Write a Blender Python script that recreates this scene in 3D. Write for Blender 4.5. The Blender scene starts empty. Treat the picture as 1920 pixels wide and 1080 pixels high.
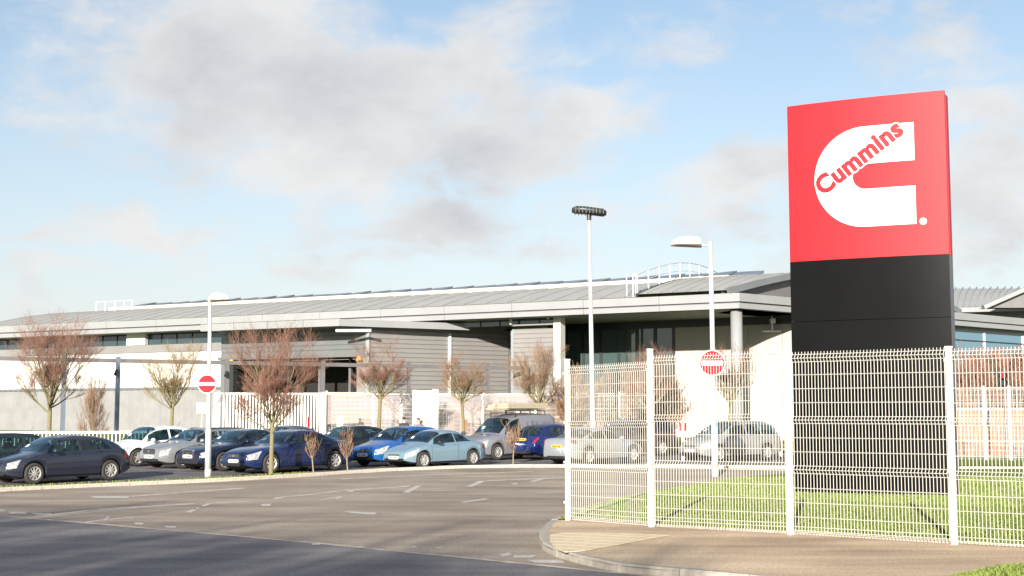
import bpy, bmesh, math, random
from math import sin, cos, pi, radians, sqrt, atan2
from mathutils import Vector, Matrix
random.seed(7)
SC = bpy.context.scene
COL = SC.collection

# ---------------------------------------------------------------- camera
FPX, PCX, PCY, HORIZON = 2500.0, 960.0, 540.0, 778.0
EYE = 1.75
PITCH = math.atan((HORIZON - PCY) / FPX)
cam_d = bpy.data.cameras.new('camera')
cam = bpy.data.objects.new('camera', cam_d); COL.objects.link(cam)
cam.location = (0, 0, EYE); cam.rotation_euler = (pi/2 + PITCH, 0, 0)
cam_d.sensor_width = 36.0; cam_d.lens = 36.0*FPX/1920.0
cam_d.clip_start = .1; cam_d.clip_end = 3000
SC.camera = cam
SC.render.resolution_x = 1024; SC.render.resolution_y = 576

# ---------------------------------------------------------------- light
SUN_EL, SUN_DIR = 15.5, (-0.235, -1.0)          # from scene towards the sun
w = bpy.data.worlds.new('World'); SC.world = w; w.use_nodes = True
def ray_of(px, py):
    dx, dy = px-PCX, PCY-py
    v = Vector((dx, FPX*cos(PITCH)-dy*sin(PITCH), FPX*sin(PITCH)+dy*cos(PITCH)))
    return v
def build_world():
    nt = w.node_tree; N = nt.nodes; L = nt.links
    for n in list(N): N.remove(n)
    out = N.new('ShaderNodeOutputWorld'); bg = N.new('ShaderNodeBackground')
    L.new(bg.outputs[0], out.inputs[0]); bg.inputs[1].default_value = 0.080
    sky = N.new('ShaderNodeTexSky'); sky.sky_type = 'NISHITA'; sky.sun_disc = False
    sky.sun_elevation = radians(SUN_EL)
    sky.sun_rotation = math.atan2(SUN_DIR[0], SUN_DIR[1])
    sky.air_density = 1.0; sky.dust_density = .6; sky.ozone_density = 1.2
    tc = N.new('ShaderNodeTexCoord')
    def math_(op, a, b=None, c=None, clamp=False):
        m = N.new('ShaderNodeMath'); m.operation = op; m.use_clamp = clamp
        for i, v in enumerate((a, b, c)):
            if v is None: continue
            if isinstance(v, (int, float)): m.inputs[i].default_value = v
            else: L.new(v, m.inputs[i])
        return m.outputs[0]
    def vmath(op, a, b=None):
        m = N.new('ShaderNodeVectorMath'); m.operation = op
        for i, v in enumerate((a, b)):
            if v is None: continue
            if isinstance(v, (tuple, Vector)): m.inputs[i].default_value = tuple(v)
            else: L.new(v, m.inputs[i])
        return m
    d = vmath('NORMALIZE', tc.outputs['Generated']).outputs[0]
    sq = vmath('MULTIPLY', d, (1, 1, 1.7)).outputs[0]
    def noise(vec, scale, detail, rough=.55, dist=0.0):
        n = N.new('ShaderNodeTexNoise'); n.inputs['Scale'].default_value = scale
        n.inputs['Detail'].default_value = detail; n.inputs['Roughness'].default_value = rough
        n.inputs['Distortion'].default_value = dist
        L.new(vec, n.inputs['Vector']); return n
    nw = noise(sq, 9, 4)
    warp = vmath('MULTIPLY', vmath('SUBTRACT', nw.outputs['Color'], (.5, .5, .5)).outputs[0], (.12, .12, .16)).outputs[0]
    wd = vmath('ADD', d, warp).outputs[0]
    acc = None
    # where the cloud banks stand: pixel-derived directions (angular radius, vertical squash, strength)
    blobs = [(430,90,330,.75,1.0),(650,180,330,.6,1.0),(600,300,270,.5,.9),(860,150,260,.6,.75),(960,260,230,.6,.8),
             (800,390,210,.45,.8),(600,400,150,.4,.4),(260,450,200,.28,.75),(60,450,150,.22,.5),(330,500,150,.2,.4),
             (1420,350,230,.42,.7),(1640,400,220,.4,.6),(1850,380,230,.55,.65),(1750,90,220,.35,.5),(1870,200,200,.6,.6),
             (1050,190,200,.35,.55),(1340,90,160,.25,.3),(1200,420,260,.3,.35),(560,500,260,.18,.4),(1000,470,260,.2,.35),(1560,480,240,.25,.45),(100,540,240,.16,.45),(200,20,180,.3,.5),(150,230,150,.3,.3),(700,480,300,.2,.4),(330,300,220,.4,.5),(1150,300,200,.35,.35)]
    for (px, py, r, sqz, st) in blobs:
        c = ray_of(px, py).normalized()
        df = vmath('SUBTRACT', wd, tuple(c)).outputs[0]
        df = vmath('MULTIPLY', df, (1, 1, 1/sqz)).outputs[0]
        ln = vmath('LENGTH', df).outputs['Value']
        t = math_('DIVIDE', ln, r*1.15/FPX)
        t = math_('SUBTRACT', 1.0, t, clamp=True)
        t = math_('MULTIPLY', t, st*1.3)
        acc = t if acc is None else math_('MAXIMUM', acc, t)
    # scattered cover all round the dome outside the frame
    far = noise(sq, 2.2, 6, .6)
    dv = vmath('DOT_PRODUCT', d, tuple(ray_of(960, 300).normalized())).outputs['Value']
    outside = math_('MULTIPLY', math_('SUBTRACT', .9, dv, clamp=True), 8, clamp=True)
    farm = math_('MULTIPLY', math_('MULTIPLY', math_('SUBTRACT', far.outputs['Fac'], .45), 3.2, clamp=True), outside)
    acc = math_('MAXIMUM', acc, farm)
    fine = noise(sq, 16, 8, .6, .3)
    wisp = noise(vmath('MULTIPLY', d, (1, 1, 3)).outputs[0], 7, 8, .62, .6)
    m = math_('ADD', math_('MULTIPLY', acc, 1.15), math_('MULTIPLY', math_('SUBTRACT', fine.outputs['Fac'], .5), 1.3))
    m = math_('ADD', m, math_('MULTIPLY', math_('SUBTRACT', wisp.outputs['Fac'], .5), .75))
    mr = N.new('ShaderNodeMapRange'); mr.interpolation_type = 'SMOOTHSTEP'
    L.new(m, mr.inputs['Value']); mr.inputs['From Min'].default_value = .06; mr.inputs['From Max'].default_value = .88
    mask = math_('MULTIPLY', mr.outputs[0], .93)
    # cloud brightness: bright rims, greyer thick cores
    shade = noise(sq, 7.5, 5, .55, .2)
    core = math_('ADD', math_('MULTIPLY', math_('SUBTRACT', shade.outputs['Fac'], .40, clamp=True), 2.6), math_('MULTIPLY', math_('SUBTRACT', m, .65, clamp=True), .45), clamp=True)
    cc = N.new('ShaderNodeMix'); cc.data_type = 'RGBA'; L.new(core, cc.inputs[0])
    cc.inputs[6].default_value = (CLOUD_HI*1.0, CLOUD_HI*.985, CLOUD_HI*.97, 1)
    cc.inputs[7].default_value = (CLOUD_LO*.98, CLOUD_LO*1.0, CLOUD_LO*1.05, 1)
    # thin bright veil towards the horizon
    sep = N.new('ShaderNodeSeparateXYZ'); L.new(d, sep.inputs[0])
    hz = math_('POWER', math_('SUBTRACT', 1.0, math_('MULTIPLY', sep.outputs[2], 3.0, clamp=True)), 1.6)
    veil = math_('ADD', math_('MULTIPLY', hz, .88), .10, clamp=True)
    sk = N.new('ShaderNodeMix'); sk.data_type = 'RGBA'; L.new(veil, sk.inputs[0])
    L.new(sky.outputs[0], sk.inputs[6]); sk.inputs[7].default_value = (VEIL*.97, VEIL*.985, VEIL*1.05, 1)
    mx = N.new('ShaderNodeMix'); mx.data_type = 'RGBA'
    L.new(mask, mx.inputs[0]); L.new(sk.outputs[2], mx.inputs[6]); L.new(cc.outputs[2], mx.inputs[7])
    L.new(mx.outputs[2], bg.inputs[0])
CLOUD_HI, CLOUD_LO, VEIL = 5.3, 3.7, 4.7
build_world()
sd = bpy.data.lights.new('sun', 'SUN'); sd.energy = 5.0; sd.angle = radians(.6); sd.color = (1, .95, .86)
sun = bpy.data.objects.new('sun', sd); COL.objects.link(sun)
sv = Vector((SUN_DIR[0], SUN_DIR[1], 0)).normalized()*cos(radians(SUN_EL)) + Vector((0, 0, sin(radians(SUN_EL))))
sun.rotation_euler = sv.to_track_quat('Z', 'Y').to_euler()
sun.location = (-20, -60, 40)
SC.view_settings.view_transform = 'Standard'; SC.view_settings.look = 'None'
SC.view_settings.exposure = 1.05; SC.view_settings.gamma = 1; SC.view_settings.use_curve_mapping = False

# ---------------------------------------------------------------- helpers
ZP = [(-200,-.11),(15,-.11),(20,-.11),(25,-.17),(30,-.25),(36,-.32),(41,-.31),(46,-.25),(50,-.19),(56,-.12),(62,-.08),(68,.05),(80,.42),(92,.6),(4000,.6)]
def zg(Y):                                            # height of the asphalt at distance Y
    for (a, za), (b, zb) in zip(ZP, ZP[1:]):
        if Y <= b: return za + (zb-za)*(Y-a)/(b-a)
    return ZP[-1][1]
def P(px, py, Y):
    v = ray_of(px, py); t = Y/v.y
    return Vector((v.x*t, Y, EYE + v.z*t))
def G(px, py, up=0.0):                                # where the sight line meets the ground (+up)
    v = ray_of(px, py); Y = 5.0; prev = None
    while Y < 400:
        z = EYE + v.z*Y/v.y
        if z <= zg(Y)+up:
            lo, hi = Y-.25, Y
            for _ in range(30):
                m = (lo+hi)/2
                if EYE+v.z*m/v.y <= zg(m)+up: hi = m
                else: lo = m
            return Vector((v.x*hi/v.y, hi, zg(hi)+up))
        Y += .25
    return Vector((v.x*400/v.y, 400, zg(400)))
def X_at(px, Y): return P(px, HORIZON, Y).x

def tag(o, label=None, cat=None, group=None, kind=None):
    if label: o['label'] = label
    if cat: o['category'] = cat
    if group: o['group'] = group
    if kind: o['kind'] = kind
    return o
def empty(name, loc=(0,0,0), rz=0):
    o = bpy.data.objects.new(name, None); COL.objects.link(o)
    o.location = loc; o.rotation_euler = (0, 0, rz); o.empty_display_size = .3
    return o
class MB:
    def __init__(s): s.v = []; s.f = []; s.o = Vector((0,0,0))
    def add(s, vs, fs):
        n = len(s.v); s.v += [tuple(v) for v in vs]; s.f += [tuple(i+n for i in f) for f in fs]; return s
    def box(s, a, b):
        (x0,y0,z0),(x1,y1,z1) = a, b
        return s.add([(x0,y0,z0),(x1,y0,z0),(x1,y1,z0),(x0,y1,z0),(x0,y0,z1),(x1,y0,z1),(x1,y1,z1),(x0,y1,z1)],
                     [(0,3,2,1),(4,5,6,7),(0,1,5,4),(1,2,6,5),(2,3,7,6),(3,0,4,7)])
    def hexa(s, p):                                   # 4 bottom + 4 top points
        return s.add(p, [(0,3,2,1),(4,5,6,7),(0,1,5,4),(1,2,6,5),(2,3,7,6),(3,0,4,7)])
    def beam(s, a, b, wid, hgt, up=Vector((0,0,1))):
        a, b = Vector(a), Vector(b); d = (b-a).normalized()
        r = d.cross(up)
        if r.length < 1e-4: r = d.cross(Vector((0,1,0)))
        r.normalize(); u = r.cross(d)
        q = lambda c: [c - r*wid/2 - u*hgt/2, c + r*wid/2 - u*hgt/2, c + r*wid/2 + u*hgt/2, c - r*wid/2 + u*hgt/2]
        A, B = q(a), q(b)
        return s.add(A+B, [(0,1,2,3),(7,6,5,4),(0,4,5,1),(1,5,6,2),(2,6,7,3),(3,7,4,0)])
    def tube(s, pts, rad, n=8, cap=True):
        pts = [Vector(p) for p in pts]; rs = rad if isinstance(rad, (list, tuple)) else [rad]*len(pts)
        base = len(s.v); prev = None
        for i, p in enumerate(pts):
            d = (pts[min(i+1, len(pts)-1)] - pts[max(i-1, 0)])
            d = d.normalized() if d.length > 1e-9 else Vector((0,0,1))
            if prev is None:
                r = d.cross(Vector((0,0,1)))
                if r.length < .05: r = d.cross(Vector((0,1,0)))
            else: r = prev - d*prev.dot(d)
            r.normalize(); prev = r; u = d.cross(r)
            for k in range(n):
                a = 2*pi*k/n; s.v.append(tuple(p + (r*cos(a)+u*sin(a))*rs[i]))
        for i in range(len(pts)-1):
            for k in range(n):
                a = base+i*n+k; b = base+i*n+(k+1)%n
                s.f.append((a, b, b+n, a+n))
        if cap:
            s.f.append(tuple(base+n-1-k for k in range(n)))
            e = base+(len(pts)-1)*n; s.f.append(tuple(e+k for k in range(n)))
        return s
    def grid(s, rows):                                # rows of equal length
        n = len(rows[0]); base = len(s.v)
        for r in rows: s.v += [tuple(p) for p in r]
        for i in range(len(rows)-1):
            for j in range(n-1):
                a = base+i*n+j; s.f.append((a, a+1, a+n+1, a+n))
        return s
    def prism(s, poly, z0, z1):                       # poly (x,y) ccw; z0/z1 numbers or functions
        n = len(poly); f0 = z0 if callable(z0) else (lambda x,y: z0); f1 = z1 if callable(z1) else (lambda x,y: z1)
        return s.add([(x,y,f0(x,y)) for x,y in poly]+[(x,y,f1(x,y)) for x,y in poly],
              [tuple(range(n-1,-1,-1)), tuple(range(n,2*n))]+[(i,(i+1)%n,n+(i+1)%n,n+i) for i in range(n)])
    def build(s, name, mat, parent=None, origin=None, smooth=False, kind=None, recalc=False):
        rt = parent
        while rt is not None and rt.parent is not None: rt = rt.parent
        o0 = Vector(origin) if origin is not None else (rt.location.copy() if (rt is not None and s.world) else Vector((0,0,0)))
        me = bpy.data.meshes.new(name)
        me.from_pydata([tuple(Vector(v)-o0) for v in s.v], [], s.f)
        if recalc:
            bm = bmesh.new(); bm.from_mesh(me); bmesh.ops.recalc_face_normals(bm, faces=bm.faces); bm.to_mesh(me); bm.free()
        if smooth: me.polygons.foreach_set('use_smooth', [True]*len(me.polygons))
        if mat: me.materials.append(mat)
        o = bpy.data.objects.new(name, me); COL.objects.link(o)
        if parent is not None: o.parent = parent
        elif origin is not None: o.location = o0
        if kind: o['kind'] = kind
        return o
    world = True
class LB(MB):                                         # geometry already local to its parent
    world = False
def smooth_by_angle(o, ang=35):
    me = o.data
    me.polygons.foreach_set('use_smooth', [True]*len(me.polygons))
    try: me.set_sharp_from_angle(angle=radians(ang))
    except Exception: pass
    return o
def copy_tree(o, parent=None, mats=None):
    c = o.copy(); COL.objects.link(c); c.parent = parent
    for ch in o.children: copy_tree(ch, c)
    return c

# ---------------------------------------------------------------- materials
M = {}
def mat(name, col, rough=.6, metal=0.0, noise=0.0, nscale=6.0, bump=0.0, bscale=60.0, coat=0.0, spec=.5, col2=None, ndetail=5, stretch=None, space='Object'):
    m = bpy.data.materials.new(name); m.use_nodes = True; M[name] = m
    nt = m.node_tree; N = nt.nodes; L = nt.links; b = N['Principled BSDF']
    b.inputs['Base Color'].default_value = (*col, 1); b.inputs['Roughness'].default_value = rough
    b.inputs['Metallic'].default_value = metal; b.inputs['Specular IOR Level'].default_value = spec
    b.inputs['Coat Weight'].default_value = coat; b.inputs['Coat Roughness'].default_value = .04
    tc = N.new('ShaderNodeTexCoord')
    vec = tc.outputs[space]
    if stretch:
        mp = N.new('ShaderNodeMapping'); mp.inputs['Scale'].default_value = stretch
        L.new(vec, mp.inputs['Vector']); vec = mp.outputs[0]
    if noise or col2:
        n = N.new('ShaderNodeTexNoise'); n.inputs['Scale'].default_value = nscale; n.inputs['Detail'].default_value = ndetail
        n.inputs['Roughness'].default_value = .6
        L.new(vec, n.inputs['Vector'])
        r = N.new('ShaderNodeMapRange'); r.inputs['From Min'].default_value = .3; r.inputs['From Max'].default_value = .7
        L.new(n.outputs['Fac'], r.inputs['Value'])
        mx = N.new('ShaderNodeMix'); mx.data_type = 'RGBA'; L.new(r.outputs[0], mx.inputs[0])
        c2 = col2 if col2 else tuple(c*(1+noise) for c in col)
        c1 = col if col2 else tuple(c*(1-noise) for c in col)
        mx.inputs[6].default_value = (*c1, 1); mx.inputs[7].default_value = (*c2, 1)
        L.new(mx.outputs[2], b.inputs['Base Color'])
    if bump:
        n2 = N.new('ShaderNodeTexNoise'); n2.inputs['Scale'].default_value = bscale; n2.inputs['Detail'].default_value = 3
        L.new(vec, n2.inputs['Vector'])
        bp = N.new('ShaderNodeBump'); bp.inputs['Strength'].default_value = bump; bp.inputs['Distance'].default_value = .02
        L.new(n2.outputs['Fac'], bp.inputs['Height']); L.new(bp.outputs[0], b.inputs['Normal'])
    return m
def asphalt(name, c1, c2, speck, streak_dir=0.0):
    m = bpy.data.materials.new(name); m.use_nodes = True; M[name] = m
    nt = m.node_tree; N = nt.nodes; L = nt.links; b = N['Principled BSDF']
    b.inputs['Roughness'].default_value = .82; b.inputs['Specular IOR Level'].default_value = .35
    tc = N.new('ShaderNodeTexCoord'); mp = N.new('ShaderNodeMapping')
    mp.inputs['Rotation'].default_value = (0, 0, streak_dir); mp.inputs['Scale'].default_value = (.16, .8, 1)
    L.new(tc.outputs['Object'], mp.inputs['Vector'])
    n1 = N.new('ShaderNodeTexNoise'); n1.inputs['Scale'].default_value = 1.6; n1.inputs['Detail'].default_value = 6
    L.new(mp.outputs[0], n1.inputs['Vector'])
    n2 = N.new('ShaderNodeTexNoise'); n2.inputs['Scale'].default_value = .35; n2.inputs['Detail'].default_value = 5
    L.new(tc.outputs['Object'], n2.inputs['Vector'])
    a = N.new('ShaderNodeMath'); a.operation = 'ADD'; L.new(n1.outputs['Fac'], a.inputs[0]); L.new(n2.outputs['Fac'], a.inputs[1])
    r = N.new('ShaderNodeMapRange'); r.inputs['From Min'].default_value = .75; r.inputs['From Max'].default_value = 1.25; L.new(a.outputs[0], r.inputs['Value'])
    mx = N.new('ShaderNodeMix'); mx.data_type = 'RGBA'; L.new(r.outputs[0], mx.inputs[0])
    mx.inputs[6].default_value = (*c1, 1); mx.inputs[7].default_value = (*c2, 1)
    n3 = N.new('ShaderNodeTexNoise'); n3.inputs['Scale'].default_value = 28; n3.inputs['Detail'].default_value = 3; n3.inputs['Roughness'].default_value = .8
    L.new(tc.outputs['Object'], n3.inputs['Vector'])
    r3 = N.new('ShaderNodeMapRange'); r3.inputs['From Min'].default_value = .3; r3.inputs['From Max'].default_value = .7
    r3.inputs['To Min'].default_value = 1-speck; r3.inputs['To Max'].default_value = 1+speck; L.new(n3.outputs['Fac'], r3.inputs['Value'])
    vm = N.new('ShaderNodeVectorMath'); vm.operation = 'SCALE'; L.new(mx.outputs[2], vm.inputs[0]); L.new(r3.outputs[0], vm.inputs['Scale'])
    L.new(vm.outputs[0], b.inputs['Base Color'])
    bp = N.new('ShaderNodeBump'); bp.inputs['Strength'].default_value = .35; bp.inputs['Distance'].default_value = .01
    L.new(n3.outputs['Fac'], bp.inputs['Height']); L.new(bp.outputs[0], b.inputs['Normal'])
    return m
asphalt('asphalt_brown', (.225,.178,.136), (.395,.322,.25), .36, radians(-12))
asphalt('asphalt_blue', (.13,.121,.128), (.265,.235,.22), .45, radians(-6))
asphalt('asphalt_car_park', (.10,.09,.095), (.17,.155,.15), .2)
asphalt('footway', (.32,.225,.145), (.60,.45,.30), .36)
mat('earth', (.10,.08,.05), .95, noise=.3, nscale=1)
mat('grass', (.10,.15,.03), .9, nscale=1.5, col2=(.17,.21,.05), bump=.8, bscale=30, spec=.15)
mat('grass_blade', (.105,.16,.03), .8, nscale=2.5, col2=(.21,.245,.06), spec=.2)
mat('kerb_stone', (.50,.44,.36), .85, noise=.14, nscale=9, bump=.3, bscale=80)
mat('kerb_dark', (.36,.32,.27), .85, noise=.2, nscale=9, bump=.3, bscale=80)
mat('tactile', (.62,.50,.33), .85, noise=.12, nscale=8, bump=.3, bscale=60)
mat('joint', (.18,.15,.12), .95)
mat('road_paint', (.62,.58,.52), .75, nscale=22, col2=(.38,.33,.28), ndetail=8)
mat('old_seam', (.66,.58,.49), .85, nscale=4, col2=(.30,.24,.19), ndetail=8)
mat('white_coat', (.82,.79,.71), .35, noise=.03, nscale=5)
mat('galv', (.55,.56,.55), .45, metal=.25, noise=.08, nscale=10)
mat('pole_grey', (.42,.42,.40), .4, noise=.05, nscale=8)
mat('sign_red', (.42,.010,.017), .5, noise=.03, nscale=1.2, coat=.0, spec=.25)
mat('sign_black', (.006,.006,.006), .25, noise=.15, nscale=.7, coat=.0, spec=.10)
mat('sign_trim', (.035,.040,.05), .35, metal=.3, noise=.05, nscale=2)
mat('sign_white', (.80,.79,.76), .5, spec=.3)
mat('road_red', (.50,.012,.02), .6, spec=.15)
mat('wire_coat', (.58,.55,.49), .5, spec=.2)
mat('tar', (.14,.115,.095), .7)
mat('lamp_white', (.85,.85,.82), .35)
mat('lamp_under', (.22,.17,.15), .3)
mat('lamp_black', (.035,.035,.035), .35, noise=.3, nscale=20)
mat('fascia_light', (.30,.30,.30), .35, metal=.15, noise=.05, nscale=.6)
mat('fascia_groove', (.10,.10,.11), .5)
mat('roof_metal', (.38,.365,.335), .5, metal=.15, noise=.07, nscale=.5, stretch=(1,1,1))
mat('roof_trim', (.55,.46,.36), .6)
mat('roof_panel', (.17,.185,.205), .35, metal=.2, noise=.25, nscale=.8)
mat('wall_white', (.60,.585,.55), .6, noise=.03, nscale=.8)
mat('wall_cream', (.35,.33,.305), .7, noise=.04, nscale=.7)
mat('plinth_grey', (.225,.22,.215), .6, noise=.1, nscale=1.2)
mat('cladding', (.265,.25,.24), .4, metal=.25, noise=.06, nscale=.7)
mat('cladding_cool', (.17,.18,.18), .4, metal=.25, noise=.06, nscale=.7)
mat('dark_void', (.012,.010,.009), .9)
mat('soffit', (.20,.185,.17), .7, noise=.08, nscale=.8)
mat('steel_frame', (.17,.16,.16), .5, metal=.3, noise=.1, nscale=2)
mat('steel_frame_blue', (.16,.19,.24), .5, metal=.3, noise=.1, nscale=2)
mat('mullion', (.03,.035,.035), .4)
mat('mullion_white', (.72,.72,.70), .4)
mat('brick', (.33,.135,.075), .85, noise=.35, nscale=3)
mat('brick_pale', (.38,.25,.19), .85, nscale=1.1, col2=(.22,.24,.29), ndetail=6)
mat('mortar', (.36,.30,.26), .9)
mat('bark', (.15,.128,.062), .9, nscale=14, col2=(.235,.20,.105), bump=.4, bscale=50)
mat('bark_grey', (.22,.17,.10), .9, nscale=14, col2=(.33,.27,.17), bump=.4, bscale=50)
mat('twig_red', (.17,.080,.055), .85, nscale=2, col2=(.27,.145,.10))
mat('twig_olive', (.20,.15,.06), .85, nscale=2, col2=(.27,.17,.09))
mat('twig_brown', (.17,.095,.055), .85, nscale=2, col2=(.28,.18,.11))
mat('tyre', (.035,.030,.026), .8, noise=.2, nscale=10)
mat('alloy', (.62,.60,.57), .3, metal=.6)
mat('black_plastic', (.018,.018,.019), .45)
mat('plate_white', (.80,.78,.70), .5)
mat('plate_yellow', (.85,.45,.03), .5)
mat('plate_text', (.02,.02,.02), .6)
mat('lens_clear', (.42,.43,.43), .15, metal=.3, noise=.5, nscale=14, coat=.7)
mat('lens_red', (.35,.012,.02), .2, coat=.5)
mat('lens_orange', (.9,.35,.03), .3)
mat('chrome', (.75,.75,.75), .15, metal=.9)
mat('skin', (.55,.33,.24), .6)
mat('hair_dark', (.04,.028,.02), .7)
mat('cloth_dark', (.03,.03,.04), .85)
mat('cloth_grey', (.12,.12,.14), .85)
mat('timber', (.36,.31,.22), .8, noise=.15, nscale=6, stretch=(1,8,8))
mat('notice', (.85,.83,.78), .6)
mat('interior_grey', (.10,.10,.10), .9)
def car_paint(name, col, metal=.35):  # clear-coated
    return mat(name, col, .24, metal=metal, noise=.03, nscale=1.5, coat=.9, spec=.5)
car_paint('paint_slate', (.024,.029,.046)); car_paint('paint_teal', (.02,.035,.042)); car_paint('paint_white', (.80,.79,.76), 0)
car_paint('paint_silver', (.30,.31,.32), .5); car_paint('paint_navy', (.007,.011,.034)); car_paint('paint_blue', (.012,.026,.095))
car_paint('paint_bright', (.015,.11,.38)); car_paint('paint_ice', (.22,.33,.40), .4); car_paint('paint_black', (.010,.013,.014))
car_paint('paint_van', (.25,.25,.28), .4); car_paint('paint_hatch', (.008,.022,.12)); car_paint('paint_rear', (.33,.34,.35), .4)
car_paint('paint_mpv', (.30,.29,.28), .4); car_paint('paint_suv', (.05,.032,.03), .2); car_paint('paint_smoke', (.10,.12,.16), .4)
def glass_dark(name, col, rough=.04, spec=.8):
    m = mat(name, col, rough, spec=spec, coat=.6); return m
def car_glass():
    m = bpy.data.materials.new('car_glass'); m.use_nodes = True; M['car_glass'] = m
    nt = m.node_tree; N = nt.nodes; L = nt.links; N.remove(N['Principled BSDF']); out = N['Material Output']
    tr = N.new('ShaderNodeBsdfTransparent'); tr.inputs[0].default_value = (.30, .43, .46, 1)
    gg = N.new('ShaderNodeBsdfGlossy'); gg.inputs['Color'].default_value = (.75, .92, 1, 1); gg.inputs['Roughness'].default_value = .03
    lw = N.new('ShaderNodeLayerWeight'); lw.inputs[0].default_value = .5; fr = N.new('ShaderNodeMath'); fr.operation = 'POWER'; L.new(lw.outputs['Facing'], fr.inputs[0]); fr.inputs[1].default_value = 3.2
    ad = N.new('ShaderNodeMath'); ad.operation = 'ADD'; ad.use_clamp = True; L.new(fr.outputs[0], ad.inputs[0]); ad.inputs[1].default_value = .07
    mx = N.new('ShaderNodeMixShader'); L.new(ad.outputs[0], mx.inputs[0]); L.new(tr.outputs[0], mx.inputs[1]); L.new(gg.outputs[0], mx.inputs[2]); L.new(mx.outputs[0], out.inputs[0])
car_glass()
mat('seat_cloth', (.06,.06,.065), .9, noise=.2, nscale=8); mat('cabin_trim', (.03,.03,.032), .8); glass_dark('window_glass', (.030,.055,.062), .06, .6)
glass_dark('window_blue', (.10,.20,.27), .1, .6); glass_dark('window_green', (.055,.085,.080), .05, .6)
# ---------------------------------------------------------------- ground, roads, kerbs
def sheet(name, pts, off, m, kind='structure', parent=None, ycuts=None):
    bm = bmesh.new(); vs = [bm.verts.new((x, y, 0)) for x, y in pts]
    f = bm.faces.new(vs); f.normal_update()
    if f.normal.z < 0: f.normal_flip()
    bmesh.ops.triangulate(bm, faces=bm.faces[:])
    ys = [y for _, y in pts]
    for (yy, _) in ZP:
        if min(ys) < yy < max(ys):
            bmesh.ops.bisect_plane(bm, geom=bm.verts[:]+bm.edges[:]+bm.faces[:], plane_co=(0,yy,0), plane_no=(0,1,0), dist=1e-5)
    for v in bm.verts: v.co.z = zg(v.co.y)+off
    me = bpy.data.meshes.new(name); bm.to_mesh(me); bm.free(); me.materials.append(m)
    o = bpy.data.objects.new(name, me); COL.objects.link(o)
    if parent is not None: o.parent = parent
    if kind: o['kind'] = kind
    return o
xy = lambda v: (v.x, v.y)
sheet('ground', [(-900,-300),(900,-300),(900,1800),(-900,1800)], -.05, M['earth'])
# seam between the dark main road (front) and the brown side road
SA, SB = G(0, 968), G(900, 1050); sdv = (SB-SA).normalized()
sl = lambda t: (SA.x+sdv.x*t, SA.y+sdv.y*t)
L0, L1 = sl(-60), sl(60)
far_kerb_px = [(-420,942),(-200,931),(0,922),(240,911),(480,899.5),(700,885.5),(800,881),(900,877.5),(1060,876.5),(1440,878.5),(1700,880),(1920,881),(2300,883)]
FK = [xy(G(px, py)) for px, py in far_kerb_px]
FK = [(FK[0][0]-20, FK[0][1]-9)] + FK
road = sheet('side_road', [L0, L1, (FK[-1][0]+3, 20), FK[-1]] + FK[::-1][1:] + [(FK[0][0]-10, FK[0][1])], 0, M['asphalt_brown'])
main = sheet('main_road', [L0, (L0[0], -60), (L1[0], -60), L1], .002, M['asphalt_blue'])
# dark worn channel strip and pale seam along the joint
# car park beyond the kerb
park = sheet('car_park', FK + [(60, 64), (-60, 64), (-60, FK[0][1])], .004, M['asphalt_car_park'])
lawn = sheet('lawn', [(-90,64),(90,64),(90,140),(-90,140)], .02, M['grass'])

def offset_poly(pts, d):
    out = []
    for i, p in enumerate(pts):
        a = pts[max(i-1,0)]; b = pts[min(i+1,len(pts)-1)]
        t = Vector((b[0]-a[0], b[1]-a[1])).normalized(); n = Vector((-t.y, t.x))
        out.append((p[0]+n.x*d, p[1]+n.y*d))
    return out
def walk(pts, step):
    out = [pts[0]]; acc = 0; 
    for a, b in zip(pts, pts[1:]):
        a = Vector(a); b = Vector(b); d = (b-a).length; t = step-acc
        while t < d: out.append(tuple(a+(b-a)*t/d)); t += step
        acc = d-(t-step)
    return out
def smooth_line(pts, n=5):
    out = []
    for i in range(len(pts)-1):
        p0 = Vector(pts[max(i-1,0)]); p1 = Vector(pts[i]); p2 = Vector(pts[i+1]); p3 = Vector(pts[min(i+2,len(pts)-1)])
        for k in range(n):
            t = k/n
            out.append(tuple(.5*((2*p1)+(-p0+p2)*t+(2*p0-5*p1+4*p2-p3)*t*t+(-p0+3*p1-3*p2+p3)*t**3)))
    out.append(tuple(pts[-1])); return out
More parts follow.
